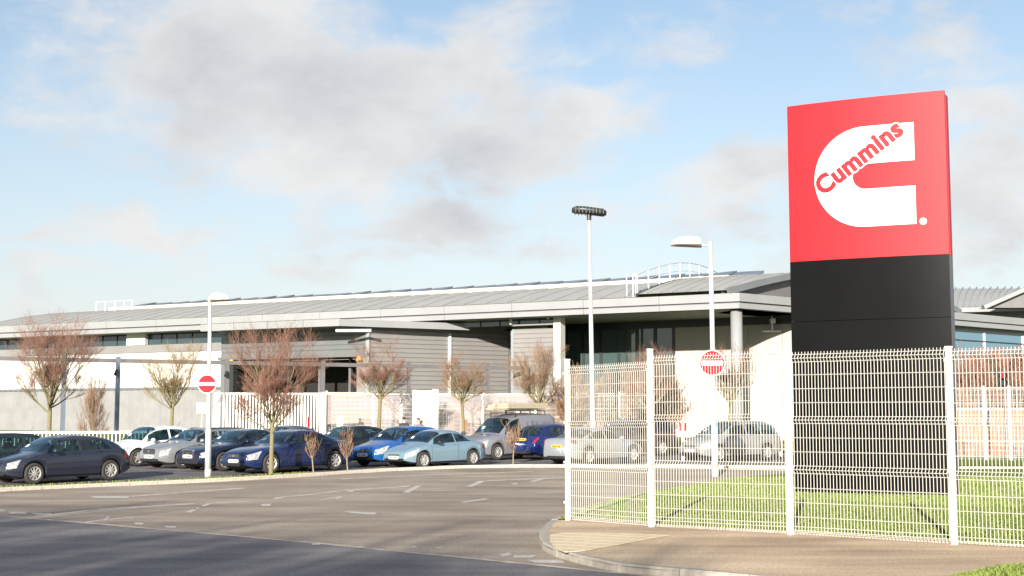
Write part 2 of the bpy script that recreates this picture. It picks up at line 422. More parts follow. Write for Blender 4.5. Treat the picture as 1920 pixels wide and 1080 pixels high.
def kerb_run(pts, wid, hgt, m, step=.91, name='kerb'):
    inner = offset_poly(pts, wid)
    bed = MB()
    bed.grid([[(x, y, zg(y)+hgt*.72) for x, y in pts], [(x, y, zg(y)+hgt*.72) for x, y in inner]])
    root = bed.build(name, M['joint'], kind='structure', recalc=False)
    w_ = walk(pts, step); wi = []
    for i, p in enumerate(w_):
        a = w_[max(i-1,0)]; b = w_[min(i+1,len(w_)-1)]
        t = Vector((b[0]-a[0], b[1]-a[1])).normalized(); wi.append((p[0]-t.y*wid, p[1]+t.x*wid))
    for i in range(len(w_)-1):
        a, b, c, d = [Vector(q) for q in (w_[i], w_[i+1], wi[i+1], wi[i])]
        g = .008/step
        a2, b2, c2, d2 = a.lerp(b, g), b.lerp(a, g), c.lerp(d, g), d.lerp(c, g)
        ch = .02; inw = (d2-a2).normalized()*ch; inw2 = (c2-b2).normalized()*ch
        hj = hgt + random.uniform(-.004, .004)
        q = []
        for p in (a2, b2, c2, d2): q.append((p.x, p.y, zg(p.y)-.05))
        for p in (a2, b2): q.append((p.x, p.y, zg(p.y)+hj-ch))
        for p in (c2, d2): q.append((p.x, p.y, zg(p.y)+hj))
        for p in (b2+inw2, a2+inw): q.append((p.x, p.y, zg(p.y)+hj))
        st = MB().add(q, [(0,1,5,4),(1,2,6,8,5),(2,3,7,6),(3,0,4,9,7),(4,5,8,9),(9,8,6,7),(3,2,1,0)])
        st.build('kerb_stone', m, root)
    return root
fk = smooth_line(FK, 4)
kerb_run(fk, .15, .11, M['kerb_stone'])
# grass verge behind the far kerb, tapering out where the cars nose up to it
i480 = [i for i, p in enumerate(fk) if p[0] < G(640, 890).x]
vb = fk[:len(i480)]
vin, vout = offset_poly(vb, .15), offset_poly(vb, .65)
sheet('verge', vin + vout[::-1], .10, M['grass'])
ib = [p for p in fk if p[0] >= G(640, 890).x-.3]
sheet('far_kerb_backing', offset_poly(ib, .15) + offset_poly(ib, .5)[::-1], .09, M['kerb_dark'])
# the corner island: footway in front of the mesh fence and lawn behind it
isl_px = [(2300,889),(1920,884.5),(1700,886),(1560,889),(1440,896),(1350,906),(1217,929),(1130,950),(1085,963),(1054,974),(1032,986),(1016,1001),(1011,1012),(1014,1027),(1030,1039),(1067,1052),(1120,1065),(1185,1076),(1440,1100),(1920,1150),(2500,1210)]
IK = [xy(G(px, py)) for px, py in isl_px]
ik = smooth_line(IK, 4)
iside = -1
# orientation: walking the list the island lies on the left-hand side
kerb_run(ik, .13, .11, M['kerb_dark'])
fence_px = [(1065,975),(1222,987),(1483,1001.5),(1790,1020)]
FB = [G(px, py, .11) for px, py in fence_px]
FD = (FB[3]-FB[2]); FB.append(FB[3]+FD*1.0); FB.append(FB[4]+FD)
fl = [xy(p) for p in FB]
fdir = Vector((fl[3][0]-fl[0][0], fl[3][1]-fl[0][1])).normalized(); fnb = Vector((-fdir.y, fdir.x))   # away from camera
ikin = offset_poly(ik, .13)
nsplit = min(range(len(ikin)), key=lambda i: (Vector(ikin[i])-Vector(fl[0])).length)
back = ikin[:nsplit+1]; front = ikin[nsplit:]
lawn_front = [(p[0]+fnb.x*.12, p[1]+fnb.y*.12) for p in fl]
isl_lawn = sheet('island_lawn', [b for b in back if b[1] > 22.3] + lawn_front + [(lawn_front[-1][0]+12, lawn_front[-1][1]+6)], .115, M['grass'])
isl_walk = sheet('footway', [(p[0]+fnb.x*.125, p[1]+fnb.y*.125) for p in fl[::-1]] + front, .104, M['footway'])
gp = [G(px, py, .12) for px, py in [(1755,1088),(1850,1066),(1920,1058),(2150,1046),(2300,1120),(1740,1120)]]
sheet('corner_grass', [xy(p) for p in gp], .125, M['grass'])
edge_board = MB()
for a, b in zip(fl, fl[1:]):
    a = Vector(a); b = Vector(b)
    edge_board.beam((a.x+fnb.x*.13, a.y+fnb.y*.13, zg(a.y)+.12), (b.x+fnb.x*.13, b.y+fnb.y*.13, zg(b.y)+.12), .05, .05)
edge_board.build('footway_edging', M['kerb_dark'], kind='structure')
# tactile paving wedge, slab by slab
def clip(poly, a, b, c):                               # keep a*x+b*y<=c
    out = []
    for i in range(len(poly)):
        p, q = poly[i], poly[(i+1)%len(poly)]
        dp, dq = a*p[0]+b*p[1]-c, a*q[0]+b*q[1]-c
        if dp <= 0: out.append(p)
        if dp*dq < 0:
            t = dp/(dp-dq); out.append((p[0]+(q[0]-p[0])*t, p[1]+(q[1]-p[1])*t))
    return out
tp = [xy(G(px, py, .11)) for px, py in [(1031,1003),(1060,999),(1120,999),(1255,1004),(1097,1033),(1060,1036),(1044,1030),(1031,1016)]]
bedt = sheet('tactile_paving', tp, .108, M['joint'])
ang = radians(-28); ux, uy = cos(ang), sin(ang)
tt = [(x*ux+y*uy, -x*uy+y*ux) for x, y in tp]
S_ = .40
for i in range(int(min(t[0] for t in tt)/S_)-1, int(max(t[0] for t in tt)/S_)+1):
    for j in range(int(min(t[1] for t in tt)/S_)-1, int(max(t[1] for t in tt)/S_)+1):
        g = .007; poly = tt
        for (a,b,c) in ((-1,0,-(i*S_+g)),(1,0,(i+1)*S_-g),(0,-1,-(j*S_+g)),(0,1,(j+1)*S_-g)):
            poly = clip(poly, a, b, c)
            if len(poly) < 3: break
        if len(poly) < 3: continue
        wv = [(x*ux-y*uy, x*uy+y*ux) for x, y in poly]
        ar = sum(wv[k][0]*wv[(k+1)%len(wv)][1]-wv[(k+1)%len(wv)][0]*wv[k][1] for k in range(len(wv)))/2
        if abs(ar) < .004: continue
        if ar < 0: wv = wv[::-1]
        MB().prism(wv, lambda x, y: zg(y)+.109, lambda x, y: zg(y)+.1185).build('tactile_slab', M['tactile'], bedt)
# worn paint and seams, each a thin sheet on the side road
def mark(px, m='road_paint', name='road_marking', off=.0045):
    pts = [xy(G(a, b)) for a, b in px]
    ar = sum(pts[k][0]*pts[(k+1)%len(pts)][1]-pts[(k+1)%len(pts)][0]*pts[k][1] for k in range(len(pts)))
    if ar < 0: pts = pts[::-1]
    return sheet(name, pts, off, M[m], kind=None, parent=road)
marks = [[(168,930.5),(178,934),(238,934.4),(246,930.2)],[(0,955),(0,959.5),(8,959),(12,956.5)],[(15,960),(20,963.5),(50,964),(48,960)],
 [(58,962),(70,966.5),(102,967),(95,963)],[(347,960.5),(358,961.5),(368,957),(362,955)],[(366,954),(372,954.5),(375,951.5),(369,951.5)],
 [(376,949),(384,950),(397,944.5),(390,943.5)],[(193,976),(200,976.5),(206,969),(202,968)],[(252,980),(254,983.5),(268,984),(270,981)],
 [(308,986.5),(312,989.5),(330,990),(330,987)],[(489,945.5),(491,949),(506,949),(510,944.5)],[(512,934),(516,936.5),(527,935),(532,931)],
 [(628,934),(632,936),(641,933),(643,930.5)],[(650,920.5),(654,922.5),(662,922),(664,919)],[(755,923.5),(767,924),(791,911),(779,911)],
 [(874,912.5),(885,913),(911,902),(897,902)],[(958,907),(964,908.5),(972,907.5),(968,905.5)],[(992,903),(1000,904),(1030,896),(1018,896)],
 [(862,941.5),(872,942.5),(918,936),(908,935)],[(643,958.5),(660,962.5),(702,965.5),(707,961.5)],
 [(962,1042),(965,1046.5),(998,1046.5),(1008,1041)],[(935,1040),(944,1044.5),(960,1041),(955,1036.5)],[(988,1050),(1002,1056),(1060,1056.5),(1052,1050.5)],
 [(583,1018.5),(586,1022),(600,1022),(600,1018)],[(670,1024.5),(674,1027.5),(683,1027),(682,1024.5)],[(770,1024.5),(773,1027.5),(783,1027.5),(780,1024.5)],
 [(816,1026),(820,1029),(829,1028.5),(826,1026)]]
for q in marks: mark(q)
def thin_line(pts, wpx, m='old_seam'):
    wpx *= 1.35
    for (a, b) in zip(pts, pts[1:]):
        mark([(a[0], a[1]-wpx/2), (a[0], a[1]+wpx/2), (b[0], b[1]+wpx/2), (b[0], b[1]-wpx/2)], m, 'road_seam', .003)
thin_line([(246,930.6),(350,922.5),(458,915.5)], 1.6); thin_line([(100,965),(185,955),(365,944.5)], 1.7); thin_line([(395,944),(470,940)], 1.2)
thin_line([(515,934),(640,920),(768,911.5)], 1.4); thin_line([(912,901.5),(1062,895.5)], 1.2)
thin_line([(640,898),(820,890),(1000,884)], .9); thin_line([(600,938),(640,931)], 1.2)
thin_line([(150,981),(200,974),(250,970)], 1.2)
# the pale raised joint between the two surfacings
jm = []
N_ = 46
for i in range(N_):
    a = Vector(sl(-14+i*.75)); b = Vector(sl(-14+(i+1)*.75)); n = Vector((-sdv.y, sdv.x))
    wd = [random.uniform(.035,.13) for _ in range(2)]
    jm.append((a, b, n, wd))
jb = MB(); rowa = []; rowb = []
for a, b, n, wd in jm:
    rowa.append((a.x+n.x*wd[0], a.y+n.y*wd[0], zg(a.y)+.0062)); rowb.append((a.x-n.x*.03, a.y-n.y*.03, zg(a.y)+.0062))
jb.grid([rowb, rowa]); jb.build('surface_joint', M['old_seam'], road)
# bay lines in the car park
for k in range(9):
    o_ = Vector((-16.9+.77*2.45*k*1.0, 47.9-.64*2.45*k)) if False else None
def bay(px, py, L_=4.6, th=50):
    p = G(px, py); d = Vector((cos(radians(th)), sin(radians(th)))); n = Vector((-d.y, d.x))*.05
    a = Vector((p.x, p.y)); b = a+d*L_
    pts = [tuple(a-n), tuple(a+n), tuple(b+n), tuple(b-n)]
    sheet('bay_marking', pts[::-1], .0085, M['road_paint'], kind=None, parent=park)
for px, py in [(262,884),(330,883),(405,884),(660,878),(905,866),(960,868),(1235,868),(1250,873)]: bay(px, py)
for (a, b) in (((250,881),(340,880)),((300,886),(420,886))):
    pa, pb = G(*a), G(*b); n = Vector((-(pb-pa).y, (pb-pa).x, 0)).normalized()*.05
    sheet('bay_marking', [xy(pa-n), xy(pb-n), xy(pb+n), xy(pa+n)], .0095, M['road_paint'], kind=None, parent=park)
# lawn strip beyond the road at the right
fr = [xy(G(px, py)) for px, py in [(1500,877.5),(1700,879),(1920,880),(2300,882)]]
fr = offset_poly(fr, .16)
sheet('far_lawn', fr + [xy(G(2300,860)), xy(G(1920,859.5)), xy(G(1500,859))], .115, M['grass'])

# grass blades, one mass per lawn
import bisect
def in_poly(x, y, poly):
    c = False; j = len(poly)-1
    for i in range(len(poly)):
        xi, yi = poly[i]; xj, yj = poly[j]
        if (yi > y) != (yj > y) and x < (xj-xi)*(y-yi)/(yj-yi)+xi: c = not c
        j = i
    return c
def blades(name, poly, count, off, y_max=1e9, hs=(.02,.045), seed=1):
    rnd = random.Random(seed); xs = [p[0] for p in poly]; ys = [p[1] for p in poly]
    x0, x1, y0, y1 = min(xs), max(xs), min(ys), min(max(ys), y_max); V = []; F = []
    n = 0; tries = 0
    while n < count and tries < count*6:
        tries += 1
        y = y0+(y1-y0)*rnd.random()**1.35; x = rnd.uniform(x0, x1)
        if abs(x) > .46*y+1.5 or not in_poly(x, y, poly): continue
        h = rnd.uniform(*hs); a = rnd.random()*pi; wd = .006+.0006*y; lx, ly = rnd.uniform(-.03,.03), rnd.uniform(-.03,.03)
        z = zg(y)+off; b = len(V)
        V += [(x-cos(a)*wd, y-sin(a)*wd, z), (x+cos(a)*wd, y+sin(a)*wd, z), (x+lx, y+ly, z+h)]; F.append((b, b+1, b+2)); n += 1
    o = MB().add(V, F).build(name, M['grass_blade'])
    tag(o, kind='stuff'); return o
lp = [b for b in back if b[1] > 22.3] + lawn_front + [(lawn_front[-1][0]+12, lawn_front[-1][1]+6)]
g1 = blades('grass', lp, 90000, .112, 42)
tag(g1, 'short bright green lawn behind the white mesh fence', 'grass')
g2 = blades('grass', [xy(p) for p in gp], 9000, .122, hs=(.02,.05), seed=3)
tag(g2, 'green grass patch at the bottom right corner', 'grass')
g3 = blades('grass', vin + vout[::-1], 16000, .098, hs=(.02,.06), seed=4)
tag(g3, 'thin grass verge between the far kerb and the parked cars', 'grass')
# ---------------------------------------------------------------- buildings
class Fac:
    """vertical plane between two sight-line columns; u runs to the right, n faces the viewer side"""
    def __init__(s, a, b, set_back=0.0):
        s.a = Vector(a); s.b = Vector(b); s.u = (s.b-s.a).normalized(); s.n = Vector((s.u.y, -s.u.x))
        if s.n.y > 0: s.n = -s.n
        s.a = s.a - s.n*set_back; s.b = s.b - s.n*set_back
    def hit(s, px, py=HORIZON):
        v = ray_of(px, py); d = Vector((v.x, v.y))
        t = s.n.dot(s.a)/s.n.dot(d); p = d*t
        return (p-s.a).dot(s.u), EYE+v.z*t
    def S(s, px): return s.hit(px)[0]
    def Z(s, px, py): return s.hit(px, py)[1]
    def pt(s, t, z, out=0.0):
        p = s.a+s.u*t+s.n*out; return Vector((p.x, p.y, z))
    def slab(s, mb, t0, t1, z0, z1, o0=-.12, o1=0.0):
        q = [s.pt(t0,z0,o1), s.pt(t1,z0,o1), s.pt(t1,z0,o0), s.pt(t0,z0,o0), s.pt(t0,z1,o1), s.pt(t1,z1,o1), s.pt(t1,z1,o0), s.pt(t0,z1,o0)]
        return mb.hexa(q)
def ribbed(f, t0, t1, z0, z1, out=0.0, pitch=.3, depth=.045, horizontal=True):
    """profiled sheet: trapezoid ribs as real relief"""
    mb = MB()
    if horizontal:
        n = int((z1-z0)/pitch); rows = []
        for i in range(n+1):
            z = z0+i*(z1-z0)/n
            for dz, d in ((0,0),(.06*pitch,-depth),(.16*pitch,-depth),(.22*pitch,0)):
                zz = z+dz
                if zz > z1: break
                rows.append([f.pt(t0, zz, out+d), f.pt(t1, zz, out+d)])
        mb.grid(rows)
    else:
        n = int((t1-t0)/pitch); cols = []
        for i in range(n+1):
            t = t0+i*(t1-t0)/n
            for dt, d in ((0,0),(.1*pitch,-depth),(.3*pitch,-depth),(.4*pitch,0)):
                if t+dt > t1: break
                cols.append([f.pt(t+dt, z0, out+d), f.pt(t+dt, z1, out+d)])
        mb.grid(cols)
    return mb
YB = 71.0
B = Vector(xy(P(1390, HORIZON, YB)))
ZT = P(1390, 549, YB).z
YA = 1.0
lo, hi = 60, 160
for _ in range(40):
    mid = (lo+hi)/2
    if P(-60, 615, mid).z < ZT: lo = mid
    else: hi = mid
A = Vector(xy(P(-60, HORIZON, lo)))
F1 = Fac(A, B)
Cc = Vector(xy(P(1990, HORIZON, 93)))
F2 = Fac(B, Cc); 
LEN1 = (B-A).length; LEN2 = (Cc-B).length
hall = empty('office_building', (B.x, B.y, .2))
tag(hall, 'long low grey office building with a barrel roof and pale fascias', 'building')
H1 = ZT; 
# fascias: two boards with a dark groove, wrapping the corner
zs = [H1, F1.Z(1390, 564.5), F1.Z(1390, 567.5), F1.Z(1390, 577.5)]
seg = 7
def fascia_run(f, L_, n, end_trim=0.0):
    for k in range(n):
        t0, t1 = L_*k/n+.01, L_*(k+1)/n-.01
        if k == n-1: t1 = L_ - end_trim
        m = MB(); f.slab(m, t0, t1, zs[1], zs[0], -.5, 0); m.build('fascia_panel', M['fascia_light'], hall)
        m = MB(); f.slab(m, t0, t1, zs[3], zs[2]+.0, -.5, -.04); m.build('fascia_panel', M['fascia_light'], hall)
    m = MB(); f.slab(m, 0, L_-.02, zs[2]-.01, zs[1]+.01, -.6, -.12); m.build('fascia_groove', M['fascia_groove'], hall)
fascia_run(F1, LEN1, 13); fascia_run(F2, LEN2, 8)
# roof: one shallow barrel parallel to the long front
DR, RISE = 10.6, 1.72
ucut = F2.u.dot(F1.u); 
def roofpt(t, b, lift=0.0):
    z = H1+.02+RISE*sin(pi*b/(2*DR))**1.0 if b <= DR else H1+.02+RISE*sin(pi*b/(2*DR))
    p = F1.a+F1.u*t-F1.n*b
    return Vector((p.x, p.y, z+lift))
tend = lambda b: LEN1 + b*(F2.u.dot(F1.u)/max(1e-6, -F2.u.dot(F1.n)))
nb = 26
rows = [[roofpt(0, 2*DR*j/nb), roofpt(F1.S(1195), 2*DR*j/nb)] for j in range(nb+1)]
m = MB(); m.grid(rows); o = m.build('roof', M['roof_metal'], hall, smooth=True)
rows = [[roofpt(F1.S(1195)+.02, 2*DR*j/nb, .16), roofpt(tend(2*DR*j/nb)-.6, 2*DR*j/nb, .16)] for j in range(nb+1)]
m = MB(); m.grid(rows); o = m.build('roof', M['roof_metal'], hall, smooth=True)
# verge trims of the raised section and its far gable
m = MB()
vp = [roofpt(F1.S(1195)+.02, 2*DR*j/nb, .09) for j in range(nb+1)]
for a, b in zip(vp, vp[1:]): m.beam(a, b, .14, .2)
m.build('verge_trim', M['mullion'], hall)
m = MB()
gpv = [roofpt(tend(2*DR*j/nb)-.6, 2*DR*j/nb, .10) for j in range(nb+1)]
for a, b in zip(gpv, gpv[1:]): m.beam(a, b, .25, .34)
m.build('verge_trim', M['cladding_cool'], hall)
m = MB(); m.grid([[Vector((p.x, p.y, H1-.2)) - Vector((F2.n.x, F2.n.y, 0))*.5 for p in gpv], [p - Vector((F2.n.x, F2.n.y, 0))*.5 for p in gpv]])
m.build('gable_infill', M['steel_frame'], hall)
# standing seams
sm0 = MB()
for j in range(8): pass
t = F1.S(1195)+.6; seam_n = 0
while t < tend(DR*1.2):
    m = MB(); js = [j for j in range(0, nb//2+4) if t < tend(2*DR*j/nb)-.7]
    if t > LEN1-.7: js = [j for j in range(0, nb//2+4) if t < tend(2*DR*j/nb)-.7]
    pts = [roofpt(t, 2*DR*j/nb, .19) for j in js]
    for a, b in zip(pts, pts[1:]): m.beam(a, b, .035, .05)
    if len(pts) > 2: m.build('roof_seam', M['roof_metal'], hall)
    t += .75
t = 1.0
while t < F1.S(1195)-.3:
    m = MB(); pts = [roofpt(t, 2*DR*j/nb, .03) for j in range(0, nb//2+1, 2)]
    for a, b in zip(pts, pts[1:]): m.beam(a, b, .03, .035)
    m.build('roof_seam', M['roof_metal'], hall); t += 1.5
# crest: pale kerb and tilted panels
m = MB(); c0 = roofpt(F1.S(40), DR*.78, .12); c1 = roofpt(F1.S(1275), DR*.78, .12); m.beam(c0, c1, .25, .25); m.build('roof_kerb', M['roof_trim'], hall)
tk0, tk1 = F1.S(60), F1.S(1325); npn = 30
for k in range(npn):
    ta = tk0+(tk1-tk0)*k/npn; tb = tk0+(tk1-tk0)*(k+.93)/npn
    m = MB(); q = []
    la, lb = random.uniform(-.02,.03), random.uniform(.0,.11)
    for (tt_, l) in ((ta, la), (tb, lb)):
        q.append((roofpt(tt_, DR*.84, .24+l*.5), roofpt(tt_, DR*1.0, .56+l)))
    a, b, c, d = q[0][0], q[1][0], q[1][1], q[0][1]
    dn = Vector((0,0,.16))
    m.hexa([a-dn, b-dn, c-dn, d-dn, a, b, c, d]); m.build('roof_panel', M['roof_panel'], hall)
# maintenance walkway rail over the barrel
m = MB()
rt = F1.S(1195)-.3
pts = [roofpt(rt, 2*DR*j/nb, 1.15) for j in range(1, nb)]
m.tube(pts, .03, 5); pts2 = [roofpt(rt, 2*DR*j/nb, .65) for j in range(1, nb)]; m.tube(pts2, .02, 5)
m.build('rail', M['galv'], hall)
for j in range(1, nb, 2):
    m = MB(); m.beam(roofpt(rt, 2*DR*j/nb, 0), roofpt(rt, 2*DR*j/nb, 1.15), .045, .04); m.build('rail_post', M['mullion_white'], hall)
for px in (1172, 1184, 1189):
    p = roofpt(F1.S(px), .35, 0); m = MB(); m.beam(p, p+Vector((0,0,1.3)), .04, .04); m.build('rail_post', M['mullion_white'], hall)
# little guard rail at the far left end of the crest
for px in (30, 47, 66, 84, 100):
    p = roofpt(F1.S(px), DR*.7, 0); m = MB(); m.beam(p, p+Vector((0,0,.75)), .03, .03); m.build('rail_post', M['mullion_white'], hall)
m = MB(); m.tube([roofpt(F1.S(30), DR*.7, .74), roofpt(F1.S(100), DR*.7, .74)], .02, 5); m.build('rail', M['galv'], hall)
# set-back walls below the soffit
SB = 6.6
FW = Fac(A, B, SB); FG = Fac(A, B, 1.3)
m = MB()
zso = zs[3]-.02
m.add([F1.pt(0,zso,-.3), F1.pt(LEN1-.25,zso,-.3), F1.pt(LEN1+3,zso,-6.2), F1.pt(0,zso,-6.2)], [(3,2,1,0)])
m.build('soffit', M['soffit'], hall)
m = MB(); m.add([F2.pt(.3,zso,-.3), F2.pt(LEN2,zso,-.3), F2.pt(LEN2,zso,-3), F2.pt(1.5,zso,-3)], [(3,2,1,0)]); m.build('soffit', M['soffit'], hall)
# left wing: white upper wall, clerestory glass above, ribbed plinth below
sL0, sL1 = FG.S(-60), FG.S(418)
zw1 = FG.Z(160, 651); zw0 = FG.Z(160, 729)
m = MB(); FG.slab(m, sL0, sL1, zw0+.02, zw1-.55, -.3, 0); m.build('upper_wall', M['wall_white'], hall)
m = MB(); FG.slab(m, sL0, sL1, zw1-.53, zw1, -.4, .08); m.build('wall_capping', M['cladding'], hall)
m = ribbed(FG, sL0, sL1, -.3, zw0, .02, .55, .06, False); m.build('ribbed_plinth', M['plinth_grey'], hall)
m = MB(); FG.slab(m, sL0, sL1, zw0-.12, zw0+.04, -.2, .1); m.build('plinth_flashing', M['cladding_cool'], hall)
def glazing(f, t0, t1, z0, z1, n, gm, mm, out=0.0, mw=.09, name='pane'):
    for k in range(n):
        a = t0+(t1-t0)*k/n; b = t0+(t1-t0)*(k+1)/n
        m = MB(); f.slab(m, a+mw/2, b-mw/2, z0, z1, out-.06, out-.02); m.build(name, gm, hall)
        m = MB(); f.slab(m, a-mw/2, a+mw/2, z0, z1, out-.1, out+.04); m.build('mullion', mm, hall)
    m = MB(); f.slab(m, t1-mw/2, t1+mw/2, z0, z1, out-.1, out+.04); m.build('mullion', mm, hall)
glazing(FG, FG.S(-20), FG.S(412), zw1+.02, zso, 16, M['window_glass'], M['mullion'], -.25, .05)
m = MB(); FG.slab(m, FG.S(235), FG.S(270), zw1+.02, zw1+.9, -.2, .1); m.build('roof_upstand', M['wall_white'], hall)
# middle: cladding continues with glazing strip over it
zc = FG.Z(960, 611)
glazing(FG, FG.S(690), FG.S(1046), zc+.03, zso, 10, M['window_green'], M['mullion'], -.25, .05)
m = ribbed(FG, FG.S(962), FG.S(1046), -.3, zc, 0, .27, .06); m.build('ribbed_cladding', M['cladding'], hall)
m = MB(); FG.slab(m, FG.S(960), FG.S(1046), zc-.02, zc+.06, -.5, .06); m.build('wall_capping', M['cladding'], hall)
m = MB(); m.tube([FG.pt(FG.S(961), zc+.05, .2), FG.pt(FG.S(961), zc+.7, .2), FG.pt(FG.S(1031), zc+.7, .2), FG.pt(FG.S(1031), zc+.3, .2)], .09, 8); m.build('roof_duct', M['mullion_white'], hall, smooth=True)
m = MB(); FG.slab(m, FG.S(1040), FG.S(1053), -.3, zso, -.5, .12); m.build('wall_pier', M['wall_white'], hall)
# entrance: deep recess, tall dark glass wall
sE0, sE1 = FW.S(1030), FW.S(1265)
zt_ = FW.Z(1150, 612.5)
glazing(FW, sE0, sE1, .2, zt_-.12, 7, M['window_green'], M['mullion'], 0, .20)
for px in (1128, 1176, 1205): 
    m = MB(); t = FW.S(px); FW.slab(m, t-.04, t+.04, .2, zt_-.12, -.1, .06); m.build('mullion', M['mullion'], hall)
glazing(FW, sE0, sE1, zt_+.1, zso-.45, 5, M['window_glass'], M['mullion'], 0, .12)
m = MB(); FW.slab(m, sE0, FW.S(1490), zt_-.12, zt_+.1, -.2, .14); m.build('transom', M['mullion'], hall)
m = MB(); FW.slab(m, sE0, FW.S(1560), zso-.45, zso-.01, -.2, .1); m.build('soffit_bulkhead', M['mullion'], hall)
glazing(FW, sE1, FW.S(1560), zt_+.1, zso-.45, 7, M['window_glass'], M['mullion'], 0, .1)
# side return of the recess on the left
m = MB(); pA = FW.pt(FG.S(1053)+.0, 0); 
rA = FG.pt(FG.S(1053), .2, -.1); rB = FW.pt(FW.S(1036), .2, 0)
m.add([rA, rB, Vector((rB.x,rB.y,zso)), Vector((rA.x,rA.y,zso))], [(0,1,2,3)]); m.build('recess_wall', M['interior_grey'], hall)
# pale rendered wall of wide panels
zp1 = zt_-.14
for (a, b) in ((1265,1336),(1336,1406),(1406,1470),(1470,1560)):
    for (z0, z1) in ((-.3, FW.Z(1330, 742)), (FW.Z(1330, 742)+.02, FW.Z(1330, 668)), (FW.Z(1330, 668)+.02, zp1)):
        m = MB(); FW.slab(m, FW.S(a)+.01, FW.S(b)-.01, z0, z1, -.3, .02); m.build('wall_panel', M['wall_cream'], hall)
# corner columns
for px, so in ((1390, .9),):
    c = F1.pt(LEN1-.45, 0, -.75)
    m = MB(); m.tube([(c.x, c.y, -.2), (c.x, c.y, zso)], .32, 20); m.build('column', M['fascia_light'], hall, smooth=True)
m = MB(); cm = FW.pt(FW.S(1456), 0, .5); zc2 = FW.Z(1456, 622)
m.tube([(cm.x, cm.y, zc2), (cm.x, cm.y, zc2+.9)], .05, 6); m.box((cm.x-.13, cm.y-.35, zc2+.45), (cm.x+.13, cm.y+.1, zc2+.72)); m.box((cm.x-.5, cm.y-.08, zc2-.02), (cm.x+.5, cm.y+.5, zc2+.04))
m.build('security_camera', M['mullion_white'], hall)
# right wing glazing
F2G = Fac(B, Cc, .7)
zr = F2G.Z(1840, 620)
glazing(F2G, F2G.S(1500), F2G.S(1990), zr+.12, zso, 12, M['window_blue'], M['mullion_white'], 0, .10)
glazing(F2G, F2G.S(1500), F2G.S(1990), .2, zr-.12, 6, M['window_blue'], M['mullion_white'], 0, .16)
m = MB(); F2G.slab(m, F2G.S(1500), F2G.S(1990), zr-.12, zr+.12, -.2, .12); m.build('transom', M['cladding_cool'], hall)
m = MB(); F2G.slab(m, F2G.S(1500), F2G.S(1990), F2G.Z(1840, 640)-.03, F2G.Z(1840, 640)+.03, -.05, .06); m.build('transom', M['mullion'], hall)
# far hall behind at the right with its own seamed roof
hb = empty('far_hall', tuple(P(1900, 640, 108)*1.0)[:2]+(.5,))
tag(hb, 'pale seamed roof of a second hall rising behind the right wing', 'building')
r0 = [P(1700, 584, 104), P(1872, 577, 104), P(1990, 577, 104)]
t0 = [P(1700, 541, 122), P(1895, 541, 122), P(2030, 538, 122)]
m = MB(); m.grid([[a.lerp(b, k/8)+Vector((0,0,1.2*sin(pi*k/8)*.3)) for k in range(9)] for a, b in zip(r0, t0)]); o = m.build('roof', M['roof_metal'], hb, smooth=True, recalc=True)
for i in range(26):
    f_ = i/25; a = r0[0].lerp(r0[2], f_); b = t0[0].lerp(t0[2], f_)
    m = MB(); m.beam(a+Vector((0,0,.05)), a.lerp(b, .5)+Vector((0,0,.42)), .09, .12); m.beam(a.lerp(b, .5)+Vector((0,0,.42)), b+Vector((0,0,.06)), .09, .12); m.build('roof_seam', M['fascia_light'], hb)
m = MB(); m.beam(r0[0], r0[2], .3, .35); m.build('fascia_panel', M['fascia_light'], hb)
m = MB(); m.hexa([P(1700,700,106), P(1990,700,106), P(1990,700,124), P(1700,700,124), P(1700,586,106), P(1990,579,106), Vector((P(1990,700,124).x, 124, P(1990,579,106).z)), Vector((P(1700,700,124).x, 124, P(1700,586,106).z))]); m.build('wall', M['cladding_cool'], hb)
gq = [P(1846, 577, 101), P(1990, 577, 101), P(1990, 532, 101), P(1925, 545, 101)]
m = MB(); dpt = Vector((0,1.2,0)); m.add([*gq, *[g+dpt for g in gq]], [(0,1,2,3),(7,6,5,4),(0,3,7,4),(3,2,6,7)]); m.build('gable_infill', M['steel_frame'], hb)
m = MB(); m.beam(gq[0]+Vector((-.2,-.3,0)), gq[3]+Vector((-.2,-.3,.1)), .5, .3); m.beam(gq[3]+Vector((0,-.3,.1)), gq[2]+Vector((0,-.3,.1)), .5, .3); m.build('verge_trim', M['fascia_light'], hb)

# ---- loading block with the deep canopy, standing proud of the long front
Bc = Vector(xy(P(692, HORIZON, 79.0)))
u1 = F1.u
BL = Bc - u1*((Bc - Vector(xy(P(412, HORIZON, 88)))).length)
FBk = Fac(BL, Bc)
Br = Vector(xy(P(958, HORIZON, 84.0)))
FRk = Fac(Bc, Br)
blk = empty('loading_block', (Bc.x, Bc.y, .2))
tag(blk, 'grey ribbed loading block with a dark opening under a projecting canopy', 'building')
hallx = hall; hall = blk
sb0 = FBk.S(412); sbl = FBk.S(692)
ztb = FBk.Z(692, 609.5); zb_ = FBk.Z(560, 668)
m = ribbed(FBk, sb0, sbl-.25, zb_, ztb, 0, .27, .06); m.build('ribbed_cladding', M['cladding_cool'], blk)
m = MB(); FBk.slab(m, sb0, FBk.S(424), -.3, zb_-.01, -1, 0); m.build('door_jamb', M['cladding_cool'], blk)
m = MB(); FBk.slab(m, FBk.S(668), sbl-.25, -.3, zb_-.01, -.6, 0); m.build('door_jamb', M['cladding'], blk)
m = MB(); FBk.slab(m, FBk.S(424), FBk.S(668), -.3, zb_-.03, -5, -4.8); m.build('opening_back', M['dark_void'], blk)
m = MB(); m.add([FBk.pt(sb0,zb_,-.05), FBk.pt(sbl,zb_,-.05), FBk.pt(sbl,zb_,-5), FBk.pt(sb0,zb_,-5)], [(0,1,2,3)]); m.build('opening_ceiling', M['dark_void'], blk)
